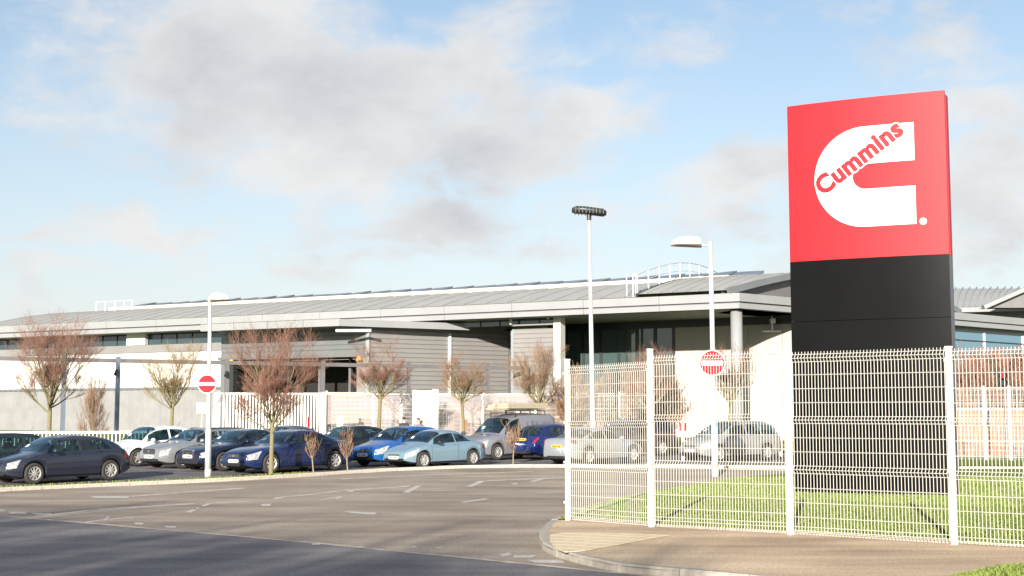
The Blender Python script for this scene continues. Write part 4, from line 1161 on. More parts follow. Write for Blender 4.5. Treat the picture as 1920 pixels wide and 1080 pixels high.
# ---------------------------------------------------------------- bare trees
def bare_tree(name, base, h, spread, trunk_h, seed, label, cat='tree', bark='bark', twig='twig_red', r0=None, levels=4, nlimb=11, up=.8, group='bare young street trees', dens=1.0, twr=.0040):
    rnd = random.Random(seed); r0 = r0 or h*.017
    root = empty(name, tuple(base)); tag(root, label, cat, group)
    T = LB(); W_ = LB()
    def grow(p, d, L_, r, lv):
        n = 4 if lv <= 1 else 3; pts = [p]; q = p.copy(); dd = d.copy()
        for i in range(n):
            dd = (dd+Vector((rnd.uniform(-.09,.09), rnd.uniform(-.09,.09), up*.15))).normalized()
            q = q+dd*L_/n; pts.append(q.copy())
        rs = [r*(1-.55*i/n) for i in range(n+1)]
        (T if r > twr*2.0 else W_).tube(pts, [max(x, twr*.75) for x in rs], 5 if r > .02 else 3, cap=False)
        if lv >= levels: return
        kids = {0: nlimb, 1: 9, 2: 8, 3: 8, 4: 3}[lv]; kids = max(2, int(kids*dens+.5)) if lv else kids
        for k in range(kids):
            t = rnd.uniform(.28, 1.0) if lv else rnd.uniform(.30,1.0)
            i = min(n-1, int(t*n)); f_ = t*n-i; b = pts[i].lerp(pts[i+1], f_)
            ax = (pts[i+1]-pts[i]).normalized()
            a_ = rnd.random()*2*pi; side = ax.orthogonal().normalized(); side = (Matrix.Rotation(a_, 3, ax) @ side)
            sp = rnd.uniform(.35,.75) if lv else rnd.uniform(.5,1.0)
            nd = (ax*(1-sp*.35)+side*sp*.75).normalized(); nd.z = max(nd.z, .12 if lv else .25); nd.normalize()
            grow(b, nd, L_*rnd.uniform(.45,.72)*(1.15-t*.35), r*(1-.5*t)*rnd.uniform(.42,.6), lv+1)
    # trunk
    tp_ = [Vector((0,0,-.1)), Vector((rnd.uniform(-.03,.03), 0, trunk_h*.5)), Vector((rnd.uniform(-.05,.05), 0, trunk_h))]
    T.tube(tp_, [r0*1.15, r0, r0*.9], 8)
    top = tp_[-1]
    ch = h-trunk_h
    grow(top, Vector((0,0,1)), ch*.42, r0*.75, 0)
    for k in range(nlimb):
        a_ = 2*pi*k/nlimb+rnd.uniform(-.3,.3); b = top+Vector((0,0,rnd.uniform(-.25,.35)*ch*.3 if k > 2 else 0)); b.z = max(b.z, trunk_h*.8)
        el = rnd.uniform(.35, 1.3)
        d = Vector((cos(a_)*cos(el), sin(a_)*cos(el), sin(el)))
        grow(b, d, min(spread/ max(.45, cos(el)) *.80, ch*.85), r0*.45, 1)
    allv = T.v+W_.v; zs_ = sorted(v[2] for v in allv); zt_ = zs_[int(len(zs_)*.9985)]
    rs_ = sorted(sqrt(v[0]**2+v[1]**2) for v in allv); rt_ = rs_[int(len(rs_)*.992)]
    kz, kx = (h-trunk_h)/(zt_-trunk_h), spread/rt_
    def nz(v):
        f = max(0, min(1, (v[2]-trunk_h*.75)/(trunk_h*.5+.2)))
        return (v[0]*(1+(kx-1)*f), v[1]*(1+(kx-1)*f), trunk_h+(v[2]-trunk_h)*kz if v[2] > trunk_h else v[2])
    T.v = [nz(v) for v in T.v]; W_.v = [nz(v) for v in W_.v]
    T.build('trunk', M[bark], root); W_.build('crown', M[twig], root)
    return root
def at_px(px, py_base, Y): 
    v = P(px, HORIZON, Y); return Vector((v.x, v.y, zg(Y)+.05))
trees = [ # px, Y, top y, trunk fork y, half-width px, seed, label, dens, twig
 (93, 60, 588, 765, 90, 11, 'bare tree with a wide reddish crown, leftmost in front of the white wall', 1.0, 'twig_red'),
 (322, 60, 640, 765, 68, 12, 'bare olive limbed tree just left of the leftmost lamp post', .8, 'twig_olive'),
 (712, 62, 632, 745, 60, 14, 'bare reddish tree in front of the loading block side wall', .85, 'twig_red'),
 (868, 62, 660, 755, 55, 15, 'small bare tree above the silver van', .8, 'twig_brown'),
 (1010, 63, 632, 760, 62, 16, 'bare pale brown tree left of the mesh fence corner post', .85, 'twig_brown'),
 (1215, 60, 648, 765, 60, 17, 'bare reddish tree in front of the entrance glass', .8, 'twig_red'),
 (1368, 59, 645, 762, 55, 18, 'bare tree in front of the pale wall behind the mesh fence', .7, 'twig_brown'),
]
for px, Y, yt, yf, hw, sd_, lab, dn_, tw in trees:
    b = at_px(px, 0, Y); h = P(px, yt, Y).z-b.z; th = P(px, yf, Y).z-b.z
    bare_tree('bare_tree', b, h, hw/2500*Y, max(.9, th), sd_, lab, dens=dn_, twig=tw)
b = G(508, 888, .1); h = P(508, 606, b.y).z-b.z
bare_tree('bare_tree', b, h, 92/2500*b.y, P(508, 800, b.y).z-b.z, 27, 'largest bare tree, dense red brown crown, at the kerb by the dark blue saloon', dens=1.0, twig='twig_red', r0=.072, nlimb=10)
# saplings on the verge
for px, py, yt, hw, sd_, lab, lv in ((588, 882, 800, 14, 31, 'thin bare sapling in front of the dark blue saloon door', 3),(652, 878, 792, 13, 32, 'thin bare sapling behind the tail of the dark blue saloon', 3),(962, 866, 782, 20, 33, 'brown leafy topped sapling in front of the navy hatchback', 3)):
    b = G(px, py, .1); h = P(px, yt, b.y).z-b.z
    bare_tree('sapling', b, h, hw/2500*b.y*1.3, .35, sd_, lab, cat='sapling', bark='bark_grey', twig='twig_brown', r0=.022, levels=2, nlimb=9, up=3.5, group='saplings on the far verge', dens=.8, twr=.006)
b = at_px(178, 0, 59.5)
bare_tree('shrub', b, P(178, 700, 59.5).z-b.z, .8, .3, 41, 'thin twiggy shrub between the two leftmost trees', cat='shrub', bark='bark_grey', twig='twig_brown', r0=.045, levels=3, nlimb=9, up=1.0, group='bare shrubs by the wall', dens=1.3)
for i, (px, Y, yt) in enumerate(((1075,63.5,690),(1130,64,694),(1185,64,690),(1250,63,700))):
    b = at_px(px, 0, Y)
    bare_tree('shrub', b, P(px, yt, Y).z-b.z, 1.2, .4, 50+i, ['brown twiggy shrub at the left end of the row in front of the entrance','brown twiggy shrub below the entrance glass, second in the row from the left','brown twiggy shrub below the entrance glass, third in the row from the left','brown twiggy shrub at the right end of the row by the pale wall'][i], cat='shrub', bark='bark_grey', twig='twig_brown', r0=.06, levels=4, nlimb=9, up=.9, group='shrubs in front of the entrance', dens=.8, twr=.012)
for i, (px, Y, yt) in enumerate(((1812,66,672),(1850,67,652),(1893,66,662),(1945,66,650))):
    b = at_px(px, 0, Y)
    bare_tree('shrub', b, P(px, yt, Y).z-b.z, 1.7, .4, 70+i, ['reddish bare shrub just right of the totem sign behind the brick wall','tall reddish bare shrub left of the traffic light','reddish bare shrub behind the traffic light','tall reddish bare shrub at the right edge of the photo'][i], cat='shrub', bark='bark_grey', twig='twig_red', r0=.07, levels=4, nlimb=10, up=.9, group='shrubs behind the right brick wall', dens=.95, twr=.014)
# big bare trees behind the viewpoint, whose shade falls over the road
for i, (x, y, h) in enumerate(((-13.0,-22,12.5),(-19.0,-20,13.5),(-8.6,-27,13.2))):
    bare_tree('roadside_tree', Vector((x, y, -.1)), h, h*.36, h*.28, 90+i, ['tall roadside tree behind the viewpoint, middle of the three','tall roadside tree behind the viewpoint, farthest left','tall roadside tree behind the viewpoint, farthest back'][i], bark='bark_grey', twig='twig_brown', r0=.26, levels=3, nlimb=11, group='roadside trees behind the viewpoint', dens=1.5, twr=.045)
# ---------------------------------------------------------------- cars
def lerp1(pts, x):
    if x <= pts[0][0]: return pts[0][1]
    for (a, va), (b, vb) in zip(pts, pts[1:]):
        if x <= b: return va+(vb-va)*(x-a)/(b-a)
    return pts[-1][1]
def cubic(pts, x):                                   # monotone-ish smooth interpolation
    n = len(pts)
    if x <= pts[0][0]: return pts[0][1]
    if x >= pts[-1][0]: return pts[-1][1]
    sl_ = [(pts[i+1][1]-pts[i][1])/(pts[i+1][0]-pts[i][0]) for i in range(n-1)]
    m = [sl_[0]]+[0 if sl_[i-1]*sl_[i] <= 0 else 2*sl_[i-1]*sl_[i]/(sl_[i-1]+sl_[i]) for i in range(1, n-1)]+[sl_[-1]]
    for i in range(n-1):
        if x <= pts[i+1][0]:
            h = pts[i+1][0]-pts[i][0]; t = (x-pts[i][0])/h
            return ((2*t**3-3*t*t+1)*pts[i][1]+(t**3-2*t*t+t)*h*m[i]+(-2*t**3+3*t*t)*pts[i+1][1]+(t**3-t*t)*h*m[i+1])
def vehicle(name, label, cat, p, paint, group='cars parked in the car park'):
    L_, W, top, belt = p['L'], p['W'], p['top'], p['belt']
    xf, xr, wr = p['xf'], p['xr'], p['wr']; sill = p.get('sill', .20); RA = wr+.055
    cowl, rf, rb, tb = p['cowl'], p['rf'], p['rb'], p['tb']
    wroof = p.get('wroof', .70); W2 = W/2
    def hw(x):
        f = 1.0
        nl, tl = p.get('nosel', .85), p.get('taill', .55)
        if x < nl: f *= 1-.30*((nl-x)/nl)**2.6
        if x > L_-tl: f *= 1-.20*((x-(L_-tl))/tl)**2.4
        return W2*f
    def Tz(x): return cubic(top, x)
    def S(x, t):
        side = 1
        if t > 7: t = 14-t; side = -1
        w_ = hw(x); tz = Tz(x); bz = min(lerp1(belt, x), tz-.06)
        g = max(0, min(1, (tz-bz-.06)/(p['H']-lerp1(belt, x)-.12)))
        zb = sill + (.10*((.5-x)/.5)**2 if x < .5 else 0) + (.12*((x-(L_-.5))/.5)**2 if x > L_-.5 else 0)
        for xw in (xf, xr):
            d = abs(x-xw)
            if d < RA: zb = max(zb, wr+sqrt(RA*RA-d*d))
        zsh = max(bz-.07, zb+.02)
        zb = min(zb, zsh-.02)
        K = [(w_*.90, zb+.0), (w_*.975, zb+.04*(zsh-zb)/.5), (w_*1.0, zb+(zsh-zb)*.48), (w_*.985, zsh),
             (w_*(.93+.02*g), bz), (w_*(.80*(1-g)+wroof/.985*g*(1.0)), tz-(.035*(1-g)+.10*g)), (w_*(.45*(1-g)+.50*g), tz-(.010*(1-g)+.022*g)), (0, tz)]
        i = min(6, int(t)); f_ = t-i
        a, b = K[i], K[i+1]
        # gentle rounding between keys
        y = a[0]+(b[0]-a[0])*f_; z = a[1]+(b[1]-a[1])*f_
        if i == 6: 
            z = a[1]+(b[1]-a[1])*(1-(1-f_)**2)
        if i == 5:
            z = a[1]+(b[1]-a[1])*sin(f_*pi/2)
        return Vector((x, side*y, z))
    def N(x, t):
        e = .012; a = S(min(L_, x+e), t)-S(max(0, x-e), t); b = S(x, min(14, t+.03))-S(x, max(0, t-.03))
        n = a.cross(b)
        if n.length < 1e-9: return Vector((0,0,1))
        n.normalize(); c = S(x, t)-Vector((x, 0, .55))
        if n.dot(Vector((0, c.y, c.z))) < 0 and n.dot(c) < 0: n = -n
        if n.z < -.5 and t > 3: n = -n
        if t <= 4 and n.y < 0: n = -n
        if t >= 10 and n.y > 0: n = -n
        if 4 < t < 10 and n.z < 0: n = -n
        return n
    root = empty(name); tag(root, label, cat, group)
    # stations
    xs = set([0, L_])
    def rng(a, b, n):
        for i in range(n+1): xs.add(round(a+(b-a)*i/n, 4))
    rng(0, .25, 8); rng(.25, .9, 6); rng(L_-.25, L_, 8); rng(L_-.9, L_-.25, 6); rng(.9, L_-.9, 24)
    for xw in (xf, xr):
        for k in range(17): xs.add(round(xw-RA*cos(pi*k/16), 4))
        xs.add(round(xw-RA-.006, 4)); xs.add(round(xw+RA+.006, 4))
    cuts = []                                        # window openings: x0, x1, t0, t1
    for (a_, b_) in p['wins']:
        a1 = max(a_) if isinstance(a_, tuple) else a_; b1 = min(b_) if isinstance(b_, tuple) else b_
        cuts.append((a1+.012, b1-.012, 4.1, 4.86)); xs.add(round(a1+.012, 4)); xs.add(round(b1-.012, 4))
    cuts.append((cowl+.07, rf-.04, 5.0, 7.0)); xs.add(cowl+.07); xs.add(rf-.04)
    if p.get('rearglass', True): cuts.append((rb+.06, tb-.05, 5.25, 7.0)); xs.add(rb+.06); xs.add(tb-.05)
    xs = sorted(x for x in xs if 0 <= x <= L_)
    ts = [0,.5,1,1.5,2,2.5,3,3.5,4,4.1,4.33,4.67,4.86,5,5.25,5.5,5.75,6,6.5,7]; ts = ts+[14-t for t in ts[-2::-1]]
    m = LB(); m.grid([[S(x, t) for t in ts] for x in xs])
    nt = len(ts); keep = []; fi = 0
    for i in range(len(xs)-1):
        for j in range(nt-1):
            xm = (xs[i]+xs[i+1])/2; tm = (ts[j]+ts[j+1])/2; tm = min(tm, 14-tm)
            if not any(a_ < xm < b_ and c_ < tm < d_ for a_, b_, c_, d_ in cuts): keep.append(m.f[fi])
            fi += 1
    m.f = keep; m.f.append(tuple(range(nt))); m.f.append(tuple((len(xs)-1)*nt+k for k in range(nt-1, -1, -1)))
    body = m.build('body', paint, root, recalc=True); smooth_by_angle(body, 38)
    def patch(name_, m_, x0, x1, t0, t1, off=.005, nx=8, nt_=5, parent=root, slope=None, thick=True):
        rows = []
        for i in range(nx+1):
            r = []
            for j in range(nt_+1):
                t = t0+(t1-t0)*j/nt_; fj = j/nt_
                a0, a1 = (x0 if not isinstance(x0, tuple) else x0[0]+(x0[1]-x0[0])*fj), (x1 if not isinstance(x1, tuple) else x1[0]+(x1[1]-x1[0])*fj)
                x = a0+(a1-a0)*i/nx; r.append(S(x, t)+N(x, t)*off)
            rows.append(r)
        mb = LB(); mb.grid(rows); o = mb.build(name_, m_, parent, smooth=True); return o
    # glass
    both = lambda f: (f(lambda t: t), f(lambda t: 14-t))
    gl = M['car_glass']
    patch('windscreen', gl, cowl+.05, rf-.02, 4.95, 9.05, .006, 12, 14)
    if p.get('rearglass', True): patch('rear_window', gl, rb+.04, tb-.03, 5.0, 9.0, .006, 10, 12)
    for sd in (0, 1):
        tt = (lambda t: t) if sd == 0 else (lambda t: 14-t)
        wins = p['wins']
        for (xa, xb) in wins:
            w_ = patch('side_window', gl, xa, xb, tt(4.06), tt(4.90), .006, 8, 4)
        if p.get('frame_dark', True):
            pass
        for xs_ in p['seams']:
            patch('door_seam', M['black_plastic'], xs_-.006, xs_+.006, tt(.9), tt(4.0), .002, 1, 10)
        for xs_ in p.get('handles', []):
            patch('door_handle', paint if not p.get('dark_handles') else M['black_plastic'], xs_-.09, xs_+.09, tt(3.05), tt(3.28), .028, 3, 2)
        patch('headlight', M['lens_clear'], p.get('hl0', .05), (p.get('hl1', .52)*.62, p.get('hl1', .52)), tt(2.45), tt(min(4.35, p.get('hlt', 4.3))), .010, 8, 8)
        patch('tail_light', M['lens_red'], L_-p.get('tl', .30), L_-.015, tt(p.get('tlb', 2.5)), tt(p.get('tlt', 4.2)), .008, 5, 5)
        patch('sill_trim', M['black_plastic'], xf+RA+.02, xr-RA-.02, tt(.0), tt(.55), .004, 6, 2)
        if p.get('rub', False): patch('rubbing_strip', M['black_plastic'], xf+RA+.03, xr-RA-.03, tt(1.55), tt(1.8), .008, 6, 2)
        # wheel-arch lip
        for xw in (xf, xr):
            lip = LB(); pts = []
            for k in range(15):
                a = pi*k/14; x = xw-RA*cos(a)
                if 0 <= x <= L_:
                    q = S(x, tt(0)); q2 = S(x, tt(1)); pts.append(Vector((x, q2.y*.985, max(sill, wr+RA*sin(a)-.004))))
            lip.tube(pts, .012, 4); lip.build('arch_lip', M['black_plastic'], root)
            w_y = (W2-.115)*(1 if sd == 0 else -1); sg = 1 if sd == 0 else -1
            wm = LB(); 
            prof = [(wr*.62,-.10),(wr*.90,-.105),(wr*.985,-.085),(wr,-.05),(wr,.05),(wr*.985,.085),(wr*.90,.105),(wr*.66,.10),(wr*.62,.07)]
            rows = [[Vector((xw+r_*cos(2*pi*k/28), w_y+sg*yy, wr+r_*sin(2*pi*k/28))) for r_, yy in prof] for k in range(29)]
            wm.grid(rows); wh = wm.build('wheel', M['tyre'], root, smooth=True, recalc=True)
            rm = LB()
            rr = wr*.66
            rows = [[Vector((xw+r_*cos(2*pi*k/28), w_y+sg*yy, wr+r_*sin(2*pi*k/28))) for r_, yy in ((rr,.095),(rr*.93,.10),(rr*.86,.075),(rr*.86,.02))] for k in range(29)]
            rm.grid(rows)
            ns = p.get('spokes', 7)
            for s_ in range(ns):
                a = 2*pi*s_/ns+.3; c_, s__ = cos(a), sin(a); hwid = rr*(.16 if ns < 8 else .095)
                def q(r_, o, yy): return Vector((xw+c_*r_-s__*o, w_y+sg*yy, wr+s__*r_+c_*o))
                rm.hexa([q(rr*.15,-hwid*1.1,.05), q(rr*.9,-hwid*.8,.06), q(rr*.9,hwid*.8,.06), q(rr*.15,hwid*1.1,.05), q(rr*.15,-hwid*1.0,.092), q(rr*.9,-hwid*.6,.088), q(rr*.9,hwid*.6,.088), q(rr*.15,hwid*1.0,.092)])
            rm.tube([Vector((xw, w_y+sg*.04, wr)), Vector((xw, w_y+sg*.098, wr))], rr*.24, 14)
            rm.build('rim', M['alloy'], wh, recalc=True)
            bk = LB(); bk.tube([Vector((xw, w_y+sg*.0, wr)), Vector((xw, w_y+sg*.035, wr))], rr*.9, 18); bk.build('brake_disc', M['interior_grey'], wh)
        # mirror
        mm = LB(); mx, my, mz = cowl+.42, (W2+.085)*(1 if sd == 0 else -1), lerp1(belt, cowl+.4)+.075
        rws = []
        for i in range(7):
            a = -pi/2+pi*i/6
            rws.append([Vector((mx+.075*cos(a)*cos(b_)-.02, my+.115*sin(a), mz+.075*cos(a)*sin(b_))) for b_ in [2*pi*k/10 for k in range(11)]])
        mm.grid(rws); mm.beam((mx, my*.98, mz-.03), (mx+.03, (W2-.06)*(1 if sd==0 else -1), mz-.05), .05, .05)
        mm.build('mirror', paint if not p.get('dark_mirror') else M['black_plastic'], root, smooth=True, recalc=True)
    # cabin: dashboard, seats, trim
    van_ = not p.get('rearglass', True)
    fl_ = LB(); fl_.box((cowl+.1, -W2+.16, .60), ((rb if not van_ else 2.4)+.1, W2-.16, .64)); fl_.build('cabin_floor', M['cabin_trim'], root)
    db = LB(); zb_ = lerp1(belt, cowl+.3); db.hexa([(cowl+.02,-W2+.14,.62),(cowl+.02,W2-.14,.62),(cowl+.62,W2-.14,.62),(cowl+.62,-W2+.14,.62),(cowl+.06,-W2+.22,zb_-.03),(cowl+.06,W2-.22,zb_-.03),(cowl+.50,W2-.14,zb_-.02),(cowl+.50,-W2+.14,zb_-.02)][::1]); db.build('dashboard', M['cabin_trim'], root, recalc=True)
    sc_ = p['H']/1.45; x1_ = cowl+1.18
    rows_ = [(x1_, .36), (x1_, -.36)] + ([] if van_ else [(x1_+.82, .38), (x1_+.82, -.38)])
    for (sx_, sy_) in rows_:
        st = LB(); zt = .64+.50*sc_
        st.hexa([(sx_-.40,sy_-.23,.62),(sx_-.40,sy_+.23,.62),(sx_+.05,sy_+.23,.62),(sx_+.05,sy_-.23,.62),(sx_-.42,sy_-.22,.72),(sx_-.42,sy_+.22,.72),(sx_+.05,sy_+.22,.70),(sx_+.05,sy_-.22,.70)])
        st.hexa([(sx_-.02,sy_-.23,.66),(sx_-.02,sy_+.23,.66),(sx_+.12,sy_+.23,.66),(sx_+.12,sy_-.23,.66),(sx_+.12,sy_-.18,zt),(sx_+.12,sy_+.18,zt),(sx_+.20,sy_+.18,zt),(sx_+.20,sy_-.18,zt)])
        st.hexa([(sx_+.12,sy_-.11,zt+.03),(sx_+.12,sy_+.11,zt+.03),(sx_+.20,sy_+.11,zt+.03),(sx_+.20,sy_-.11,zt+.03),(sx_+.14,sy_-.09,zt+.17),(sx_+.14,sy_+.09,zt+.17),(sx_+.20,sy_+.09,zt+.17),(sx_+.20,sy_-.09,zt+.17)])
        st.build('seat', M['seat_cloth'], root, recalc=True)
    if van_:
        bh = LB(); bh.box((2.38, -W2+.2, .62), (2.42, W2-.2, 1.75)); bh.build('bulkhead', M['cabin_trim'], root)
    swl = LB(); cx_, cy_, cz_ = cowl+.66, -.36, zb_+.0
    ring = [(cx_+.05*sin(2*pi*k/16), cy_+.18*cos(2*pi*k/16), cz_+.16*sin(2*pi*k/16)) for k in range(17)]
    swl.tube(ring, .014, 5, cap=False); swl.build('steering_wheel', M['cabin_trim'], root)
    # underbody and wells
    u = LB(); wi = W2-.25; u.box((.35, -wi, .17), (L_-.3, wi, .62)); u.box((xf+RA+.02, -W2+.1, .16), (xr-RA-.02, W2-.1, .3)); u.build('underbody', M['black_plastic'], root)
    # front: grille, intake, plate, badge; back: plate, bumper insert
    fz = lambda x: Tz(x)
    def face_box(name_, m_, xa, xb, y, z0, z1, parent=root):
        b_ = LB(); r_ = min(.04, (z1-z0)*.3)
        poly = [(-y+r_, z0), (y-r_, z0), (y, z0+r_), (y, z1-r_), (y-r_, z1), (-y+r_, z1), (-y, z1-r_), (-y, z0+r_)]
        n_ = len(poly); b_.add([(xa, q[0], q[1]) for q in poly]+[(xb, q[0], q[1]) for q in poly], [tuple(range(n_)), tuple(range(2*n_-1, n_-1, -1))]+[(i, n_+i, n_+(i+1)%n_, (i+1)%n_) for i in range(n_)])
        return b_.build(name_, m_, parent, recalc=True)
    g0, g1, gy = p.get('grille', (.56, .66, .33))
    gr = face_box('grille', M['black_plastic'], -.012, .09, gy, g0, g1)
    if p.get('chrome_grille', False):
        face_box('grille_surround', M['chrome'], -.006, .07, gy+.025, g0-.02, g1+.02)
    for k in range(3):
        z = g0+(g1-g0)*(k+1)/4; b_ = LB(); b_.box((-.02, -gy*.94, z-.006), (0, gy*.94, z+.006)); b_.build('grille_bar', M['chrome'] if p.get('bars', False) else M['interior_grey'], gr)
    b_ = LB(); b_.tube([(-.03, 0, (g0+g1)/2), (-.018, 0, (g0+g1)/2)], .045, 12); b_.build('badge', M['chrome'], root)
    face_box('lower_intake', M['black_plastic'], -.010, .2, W2*.62, .27, .37)
    pz = p.get('plate_z', .44)
    pl = face_box('number_plate', M['plate_white'], -.032, .05, .26, pz-.055, pz+.055)
    zr = p.get('rplate_z', .80)
    pl2 = face_box('number_plate', M['plate_yellow'], L_-.06, L_+.028, .26, zr-.055, zr+.055)
    for k in range(7):
        if k == 4: continue
        for (px_, par, sg_) in ((-.035, pl, 1), (L_+.031, pl2, -1)):
            c_ = LB(); y = -.19+k*.062; zz = pz if par is pl else zr; c_.box((px_-.001, y-.020, zz-.032), (px_+.002, y+.020, zz+.032)); 
            c_.box((px_-.001, y-.012, zz-.02), (px_+.002, y+.012, zz-.0)) ; c_.build('plate_character', M['plate_text'], par)
    face_box('bumper_insert', M['black_plastic'], L_-.1, L_+.008, W2*.6, .26, .36)
    for s_ in (-1, 1):
        b_ = LB(); b_.tube([(.03, s_*W2*.60, .36), (-.006+.05, s_*W2*.60, .36)], .05, 12); b_.build('fog_light', M['lens_clear'], root)
    b_ = LB(); b_.box((tb+.0, -.12, Tz(tb)-.0), (tb+.05, .12, Tz(tb)+.015)); 
    # tax disc on the glass
    q = patch('windscreen_sticker', M['notice'], cowl+.22, cowl+.33, 5.9, 6.25, .010, 2, 2)
    if p.get('rails'):
        for s_ in (-1, 1):
            rl = LB(); pts = []
            for i in range(9):
                x = rf+.1+(rb-rf-.25)*i/8; q_ = S(x, 5.05 if s_ > 0 else 8.95); pts.append(q_+Vector((0, 0, .065 if 0 < i < 8 else .0)))
            rl.tube(pts, .02, 6); rl.build('roof_rail', M['alloy'] if p.get('rails') == 'bright' else M['black_plastic'], root)
    if p.get('side_rails_text'): pass
    # aerial
    b_ = LB(); xa = rb-.15; b_.tube([(xa, 0, Tz(xa)), (xa+.18, 0, Tz(xa)+.22)], .006, 4); b_.build('aerial', M['black_plastic'], root)
    p['_S'] = S; p['_N'] = N; p['_patch'] = patch
    return root
def hatch(L_=4.15, W=1.74, H=1.43, **k):
    s = L_/4.15
    d = dict(L=L_, W=W, H=H, xf=.80*s, xr=3.36*s, wr=.315, cowl=.98*s, rf=1.78*s, rb=3.38*s, tb=3.92*s,
        top=[(0,.60),(.03,.66),(.12,.73),(.45*s,.83),(1.0*s,.965),(1.42*s,1.22*H/1.43),(1.8*s,1.375*H/1.43),(2.3*s,1.425*H/1.43),(2.85*s,1.40*H/1.43),(3.34*s,1.33*H/1.43),(3.68*s,1.17*H/1.43),(3.94*s,.95),(L_-.05,.80),(L_,.70)],
        belt=[(0,.58),(.9*s,.86),(1.5*s,.90),(3.2*s,.96),(L_,.94)],
        wins=[((1.20*s,1.34*s),2.27*s),(2.36*s,(3.0*s,2.98*s)),(3.06*s,(3.44*s,3.16*s))], seams=[1.15*s,2.31*s,3.05*s], handles=[2.12*s,2.95*s])
    d.update(k); return d
def saloon(L_=4.75, W=1.83, H=1.46, **k):
    s = L_/4.75
    d = dict(L=L_, W=W, H=H, xf=.88*s, xr=3.74*s, wr=.335, cowl=1.35*s, rf=2.12*s, rb=3.25*s, tb=4.05*s,
        top=[(0,.62),(.03,.69),(.14,.76),(.6*s,.88),(1.35*s,.985),(1.75*s,1.22*H/1.46),(2.15*s,1.40*H/1.46),(2.6*s,1.455*H/1.46),(3.0*s,1.43*H/1.46),(3.3*s,1.36*H/1.46),(3.7*s,1.20*H/1.46),(4.1*s,1.06),(4.55*s,1.04),(L_-.08,1.0),(L_-.02,.86),(L_,.72)],
        belt=[(0,.60),(1.0*s,.88),(1.6*s,.93),(3.6*s,.99),(L_,.96)],
        wins=[((1.60*s,1.72*s),2.60*s),(2.69*s,(3.42*s,3.40*s)),(3.48*s,(3.72*s,3.60*s))], seams=[1.50*s,2.65*s,3.50*s], handles=[2.45*s,3.35*s], tlb=2.7, tlt=4.4)
    d.update(k); return d
def estate(L_=4.7, W=1.80, H=1.47, **k):
    s = L_/4.7
    d = dict(L=L_, W=W, H=H, xf=.87*s, xr=3.6*s, wr=.325, cowl=1.2*s, rf=1.98*s, rb=4.15*s, tb=4.52*s,
        top=[(0,.62),(.03,.70),(.14,.78),(.6*s,.90),(1.2*s,.99),(1.6*s,1.23),(2.0*s,1.40),(2.5*s,1.465),(3.3*s,1.46),(4.1*s,1.39),(4.35*s,1.22),(4.55*s,.98),(L_-.04,.86),(L_,.72)],
        belt=[(0,.60),(1.0*s,.88),(1.5*s,.92),(3.6*s,.97),(L_,.96)],
        wins=[((1.45*s,1.58*s),2.48*s),(2.57*s,3.34*s),(3.44*s,(4.22*s,4.12*s))], seams=[1.38*s,2.52*s,3.38*s], handles=[2.33*s,3.22*s])
    d.update(k); return d
HD = radians(50)
def place(root, p, px, py_unused, Y, th, wheel='f', side=-1):
    # put the near front/rear wheel under the given sight line at distance Y
    th = radians(th); X = X_at(px, Y); xw = p['xf'] if wheel == 'f' else p['xr']
    lx, ly = xw, side*p['W']/2
    root.rotation_euler = (0, 0, th)
    ox, oy = X-(cos(th)*lx-sin(th)*ly), Y-(sin(th)*lx+cos(th)*ly)
    cx, cy = ox+cos(th)*p['L']/2, oy+sin(th)*p['L']/2
    zf_, zr_ = zg(oy+sin(th)*p['xf']), zg(oy+sin(th)*p['xr'])
    pitch = math.atan2(zr_-zf_, p['xr']-p['xf'])
    root.rotation_mode = 'XYZ'
    R_ = Matrix.Rotation(th, 4, 'Z') @ Matrix.Rotation(-pitch, 4, 'Y')
    root.rotation_euler = R_.to_euler()
    root.location = (ox, oy, zf_ - sin(pitch)*p['xf'] + .012)
p = hatch(4.2, 1.74, 1.43, spokes=9, hl1=.42); c = vehicle('parked_car', 'dark slate blue five door hatchback, nearest car, side on at the kerb', 'car', p, M['paint_slate']); place(c, p, 70, 0, 40.0, 50)
p = estate(4.4, 1.76, 1.47, rails='dark'); c = vehicle('parked_car', 'dark teal estate car with roof rails, cut by the left edge of the photo', 'car', p, M['paint_teal']); place(c, p, -82, 0, 40.6, 50)
p = hatch(4.0, 1.72, 1.52, hl1=.5, spokes=5); c = vehicle('parked_car', 'white hatchback between the slate hatchback and the silver estate', 'car', p, M['paint_white']); place(c, p, 262, 0, 50.4, 50)
p = estate(4.7, 1.79, 1.48, rails='dark', chrome_grille=True, grille=(.55,.72,.36), hl1=.42, dark_mirror=False); c = vehicle('parked_car', 'silver estate car with black roof rails and chrome grille', 'car', p, M['paint_silver']); place(c, p, 347, 0, 48.8, 50)
p = saloon(4.85, 1.86, 1.45, chrome_grille=True, grille=(.46,.73,.28), hl1=.40, spokes=5, plate_z=.52); c = vehicle('parked_car', 'navy saloon with a deep chrome framed grille behind the leftmost lamp post', 'car', p, M['paint_navy']); place(c, p, 424, 0, 47.3, 50)
p = saloon(4.85, 1.85, 1.46, grille=(.55,.68,.30), bars=True, hl1=.55, spokes=7, wr=.345, hlt=4.3); c = vehicle('parked_car', 'dark blue saloon with large alloy wheels behind the thin saplings', 'car', p, M['paint_blue']); place(c, p, 512, 0, 45.6, 50)
p = saloon(4.6, 1.78, 1.46); c = vehicle('parked_car', 'smoky grey car whose roof shows above the dark blue saloon', 'car', p, M['paint_smoke']); place(c, p, 508, 0, 53.5, 50)
p = hatch(4.1, 1.72, 1.44); c = vehicle('parked_car', 'black car half hidden behind the bright blue hatchback', 'car', p, M['paint_black']); place(c, p, 640, 0, 54.5, 50)
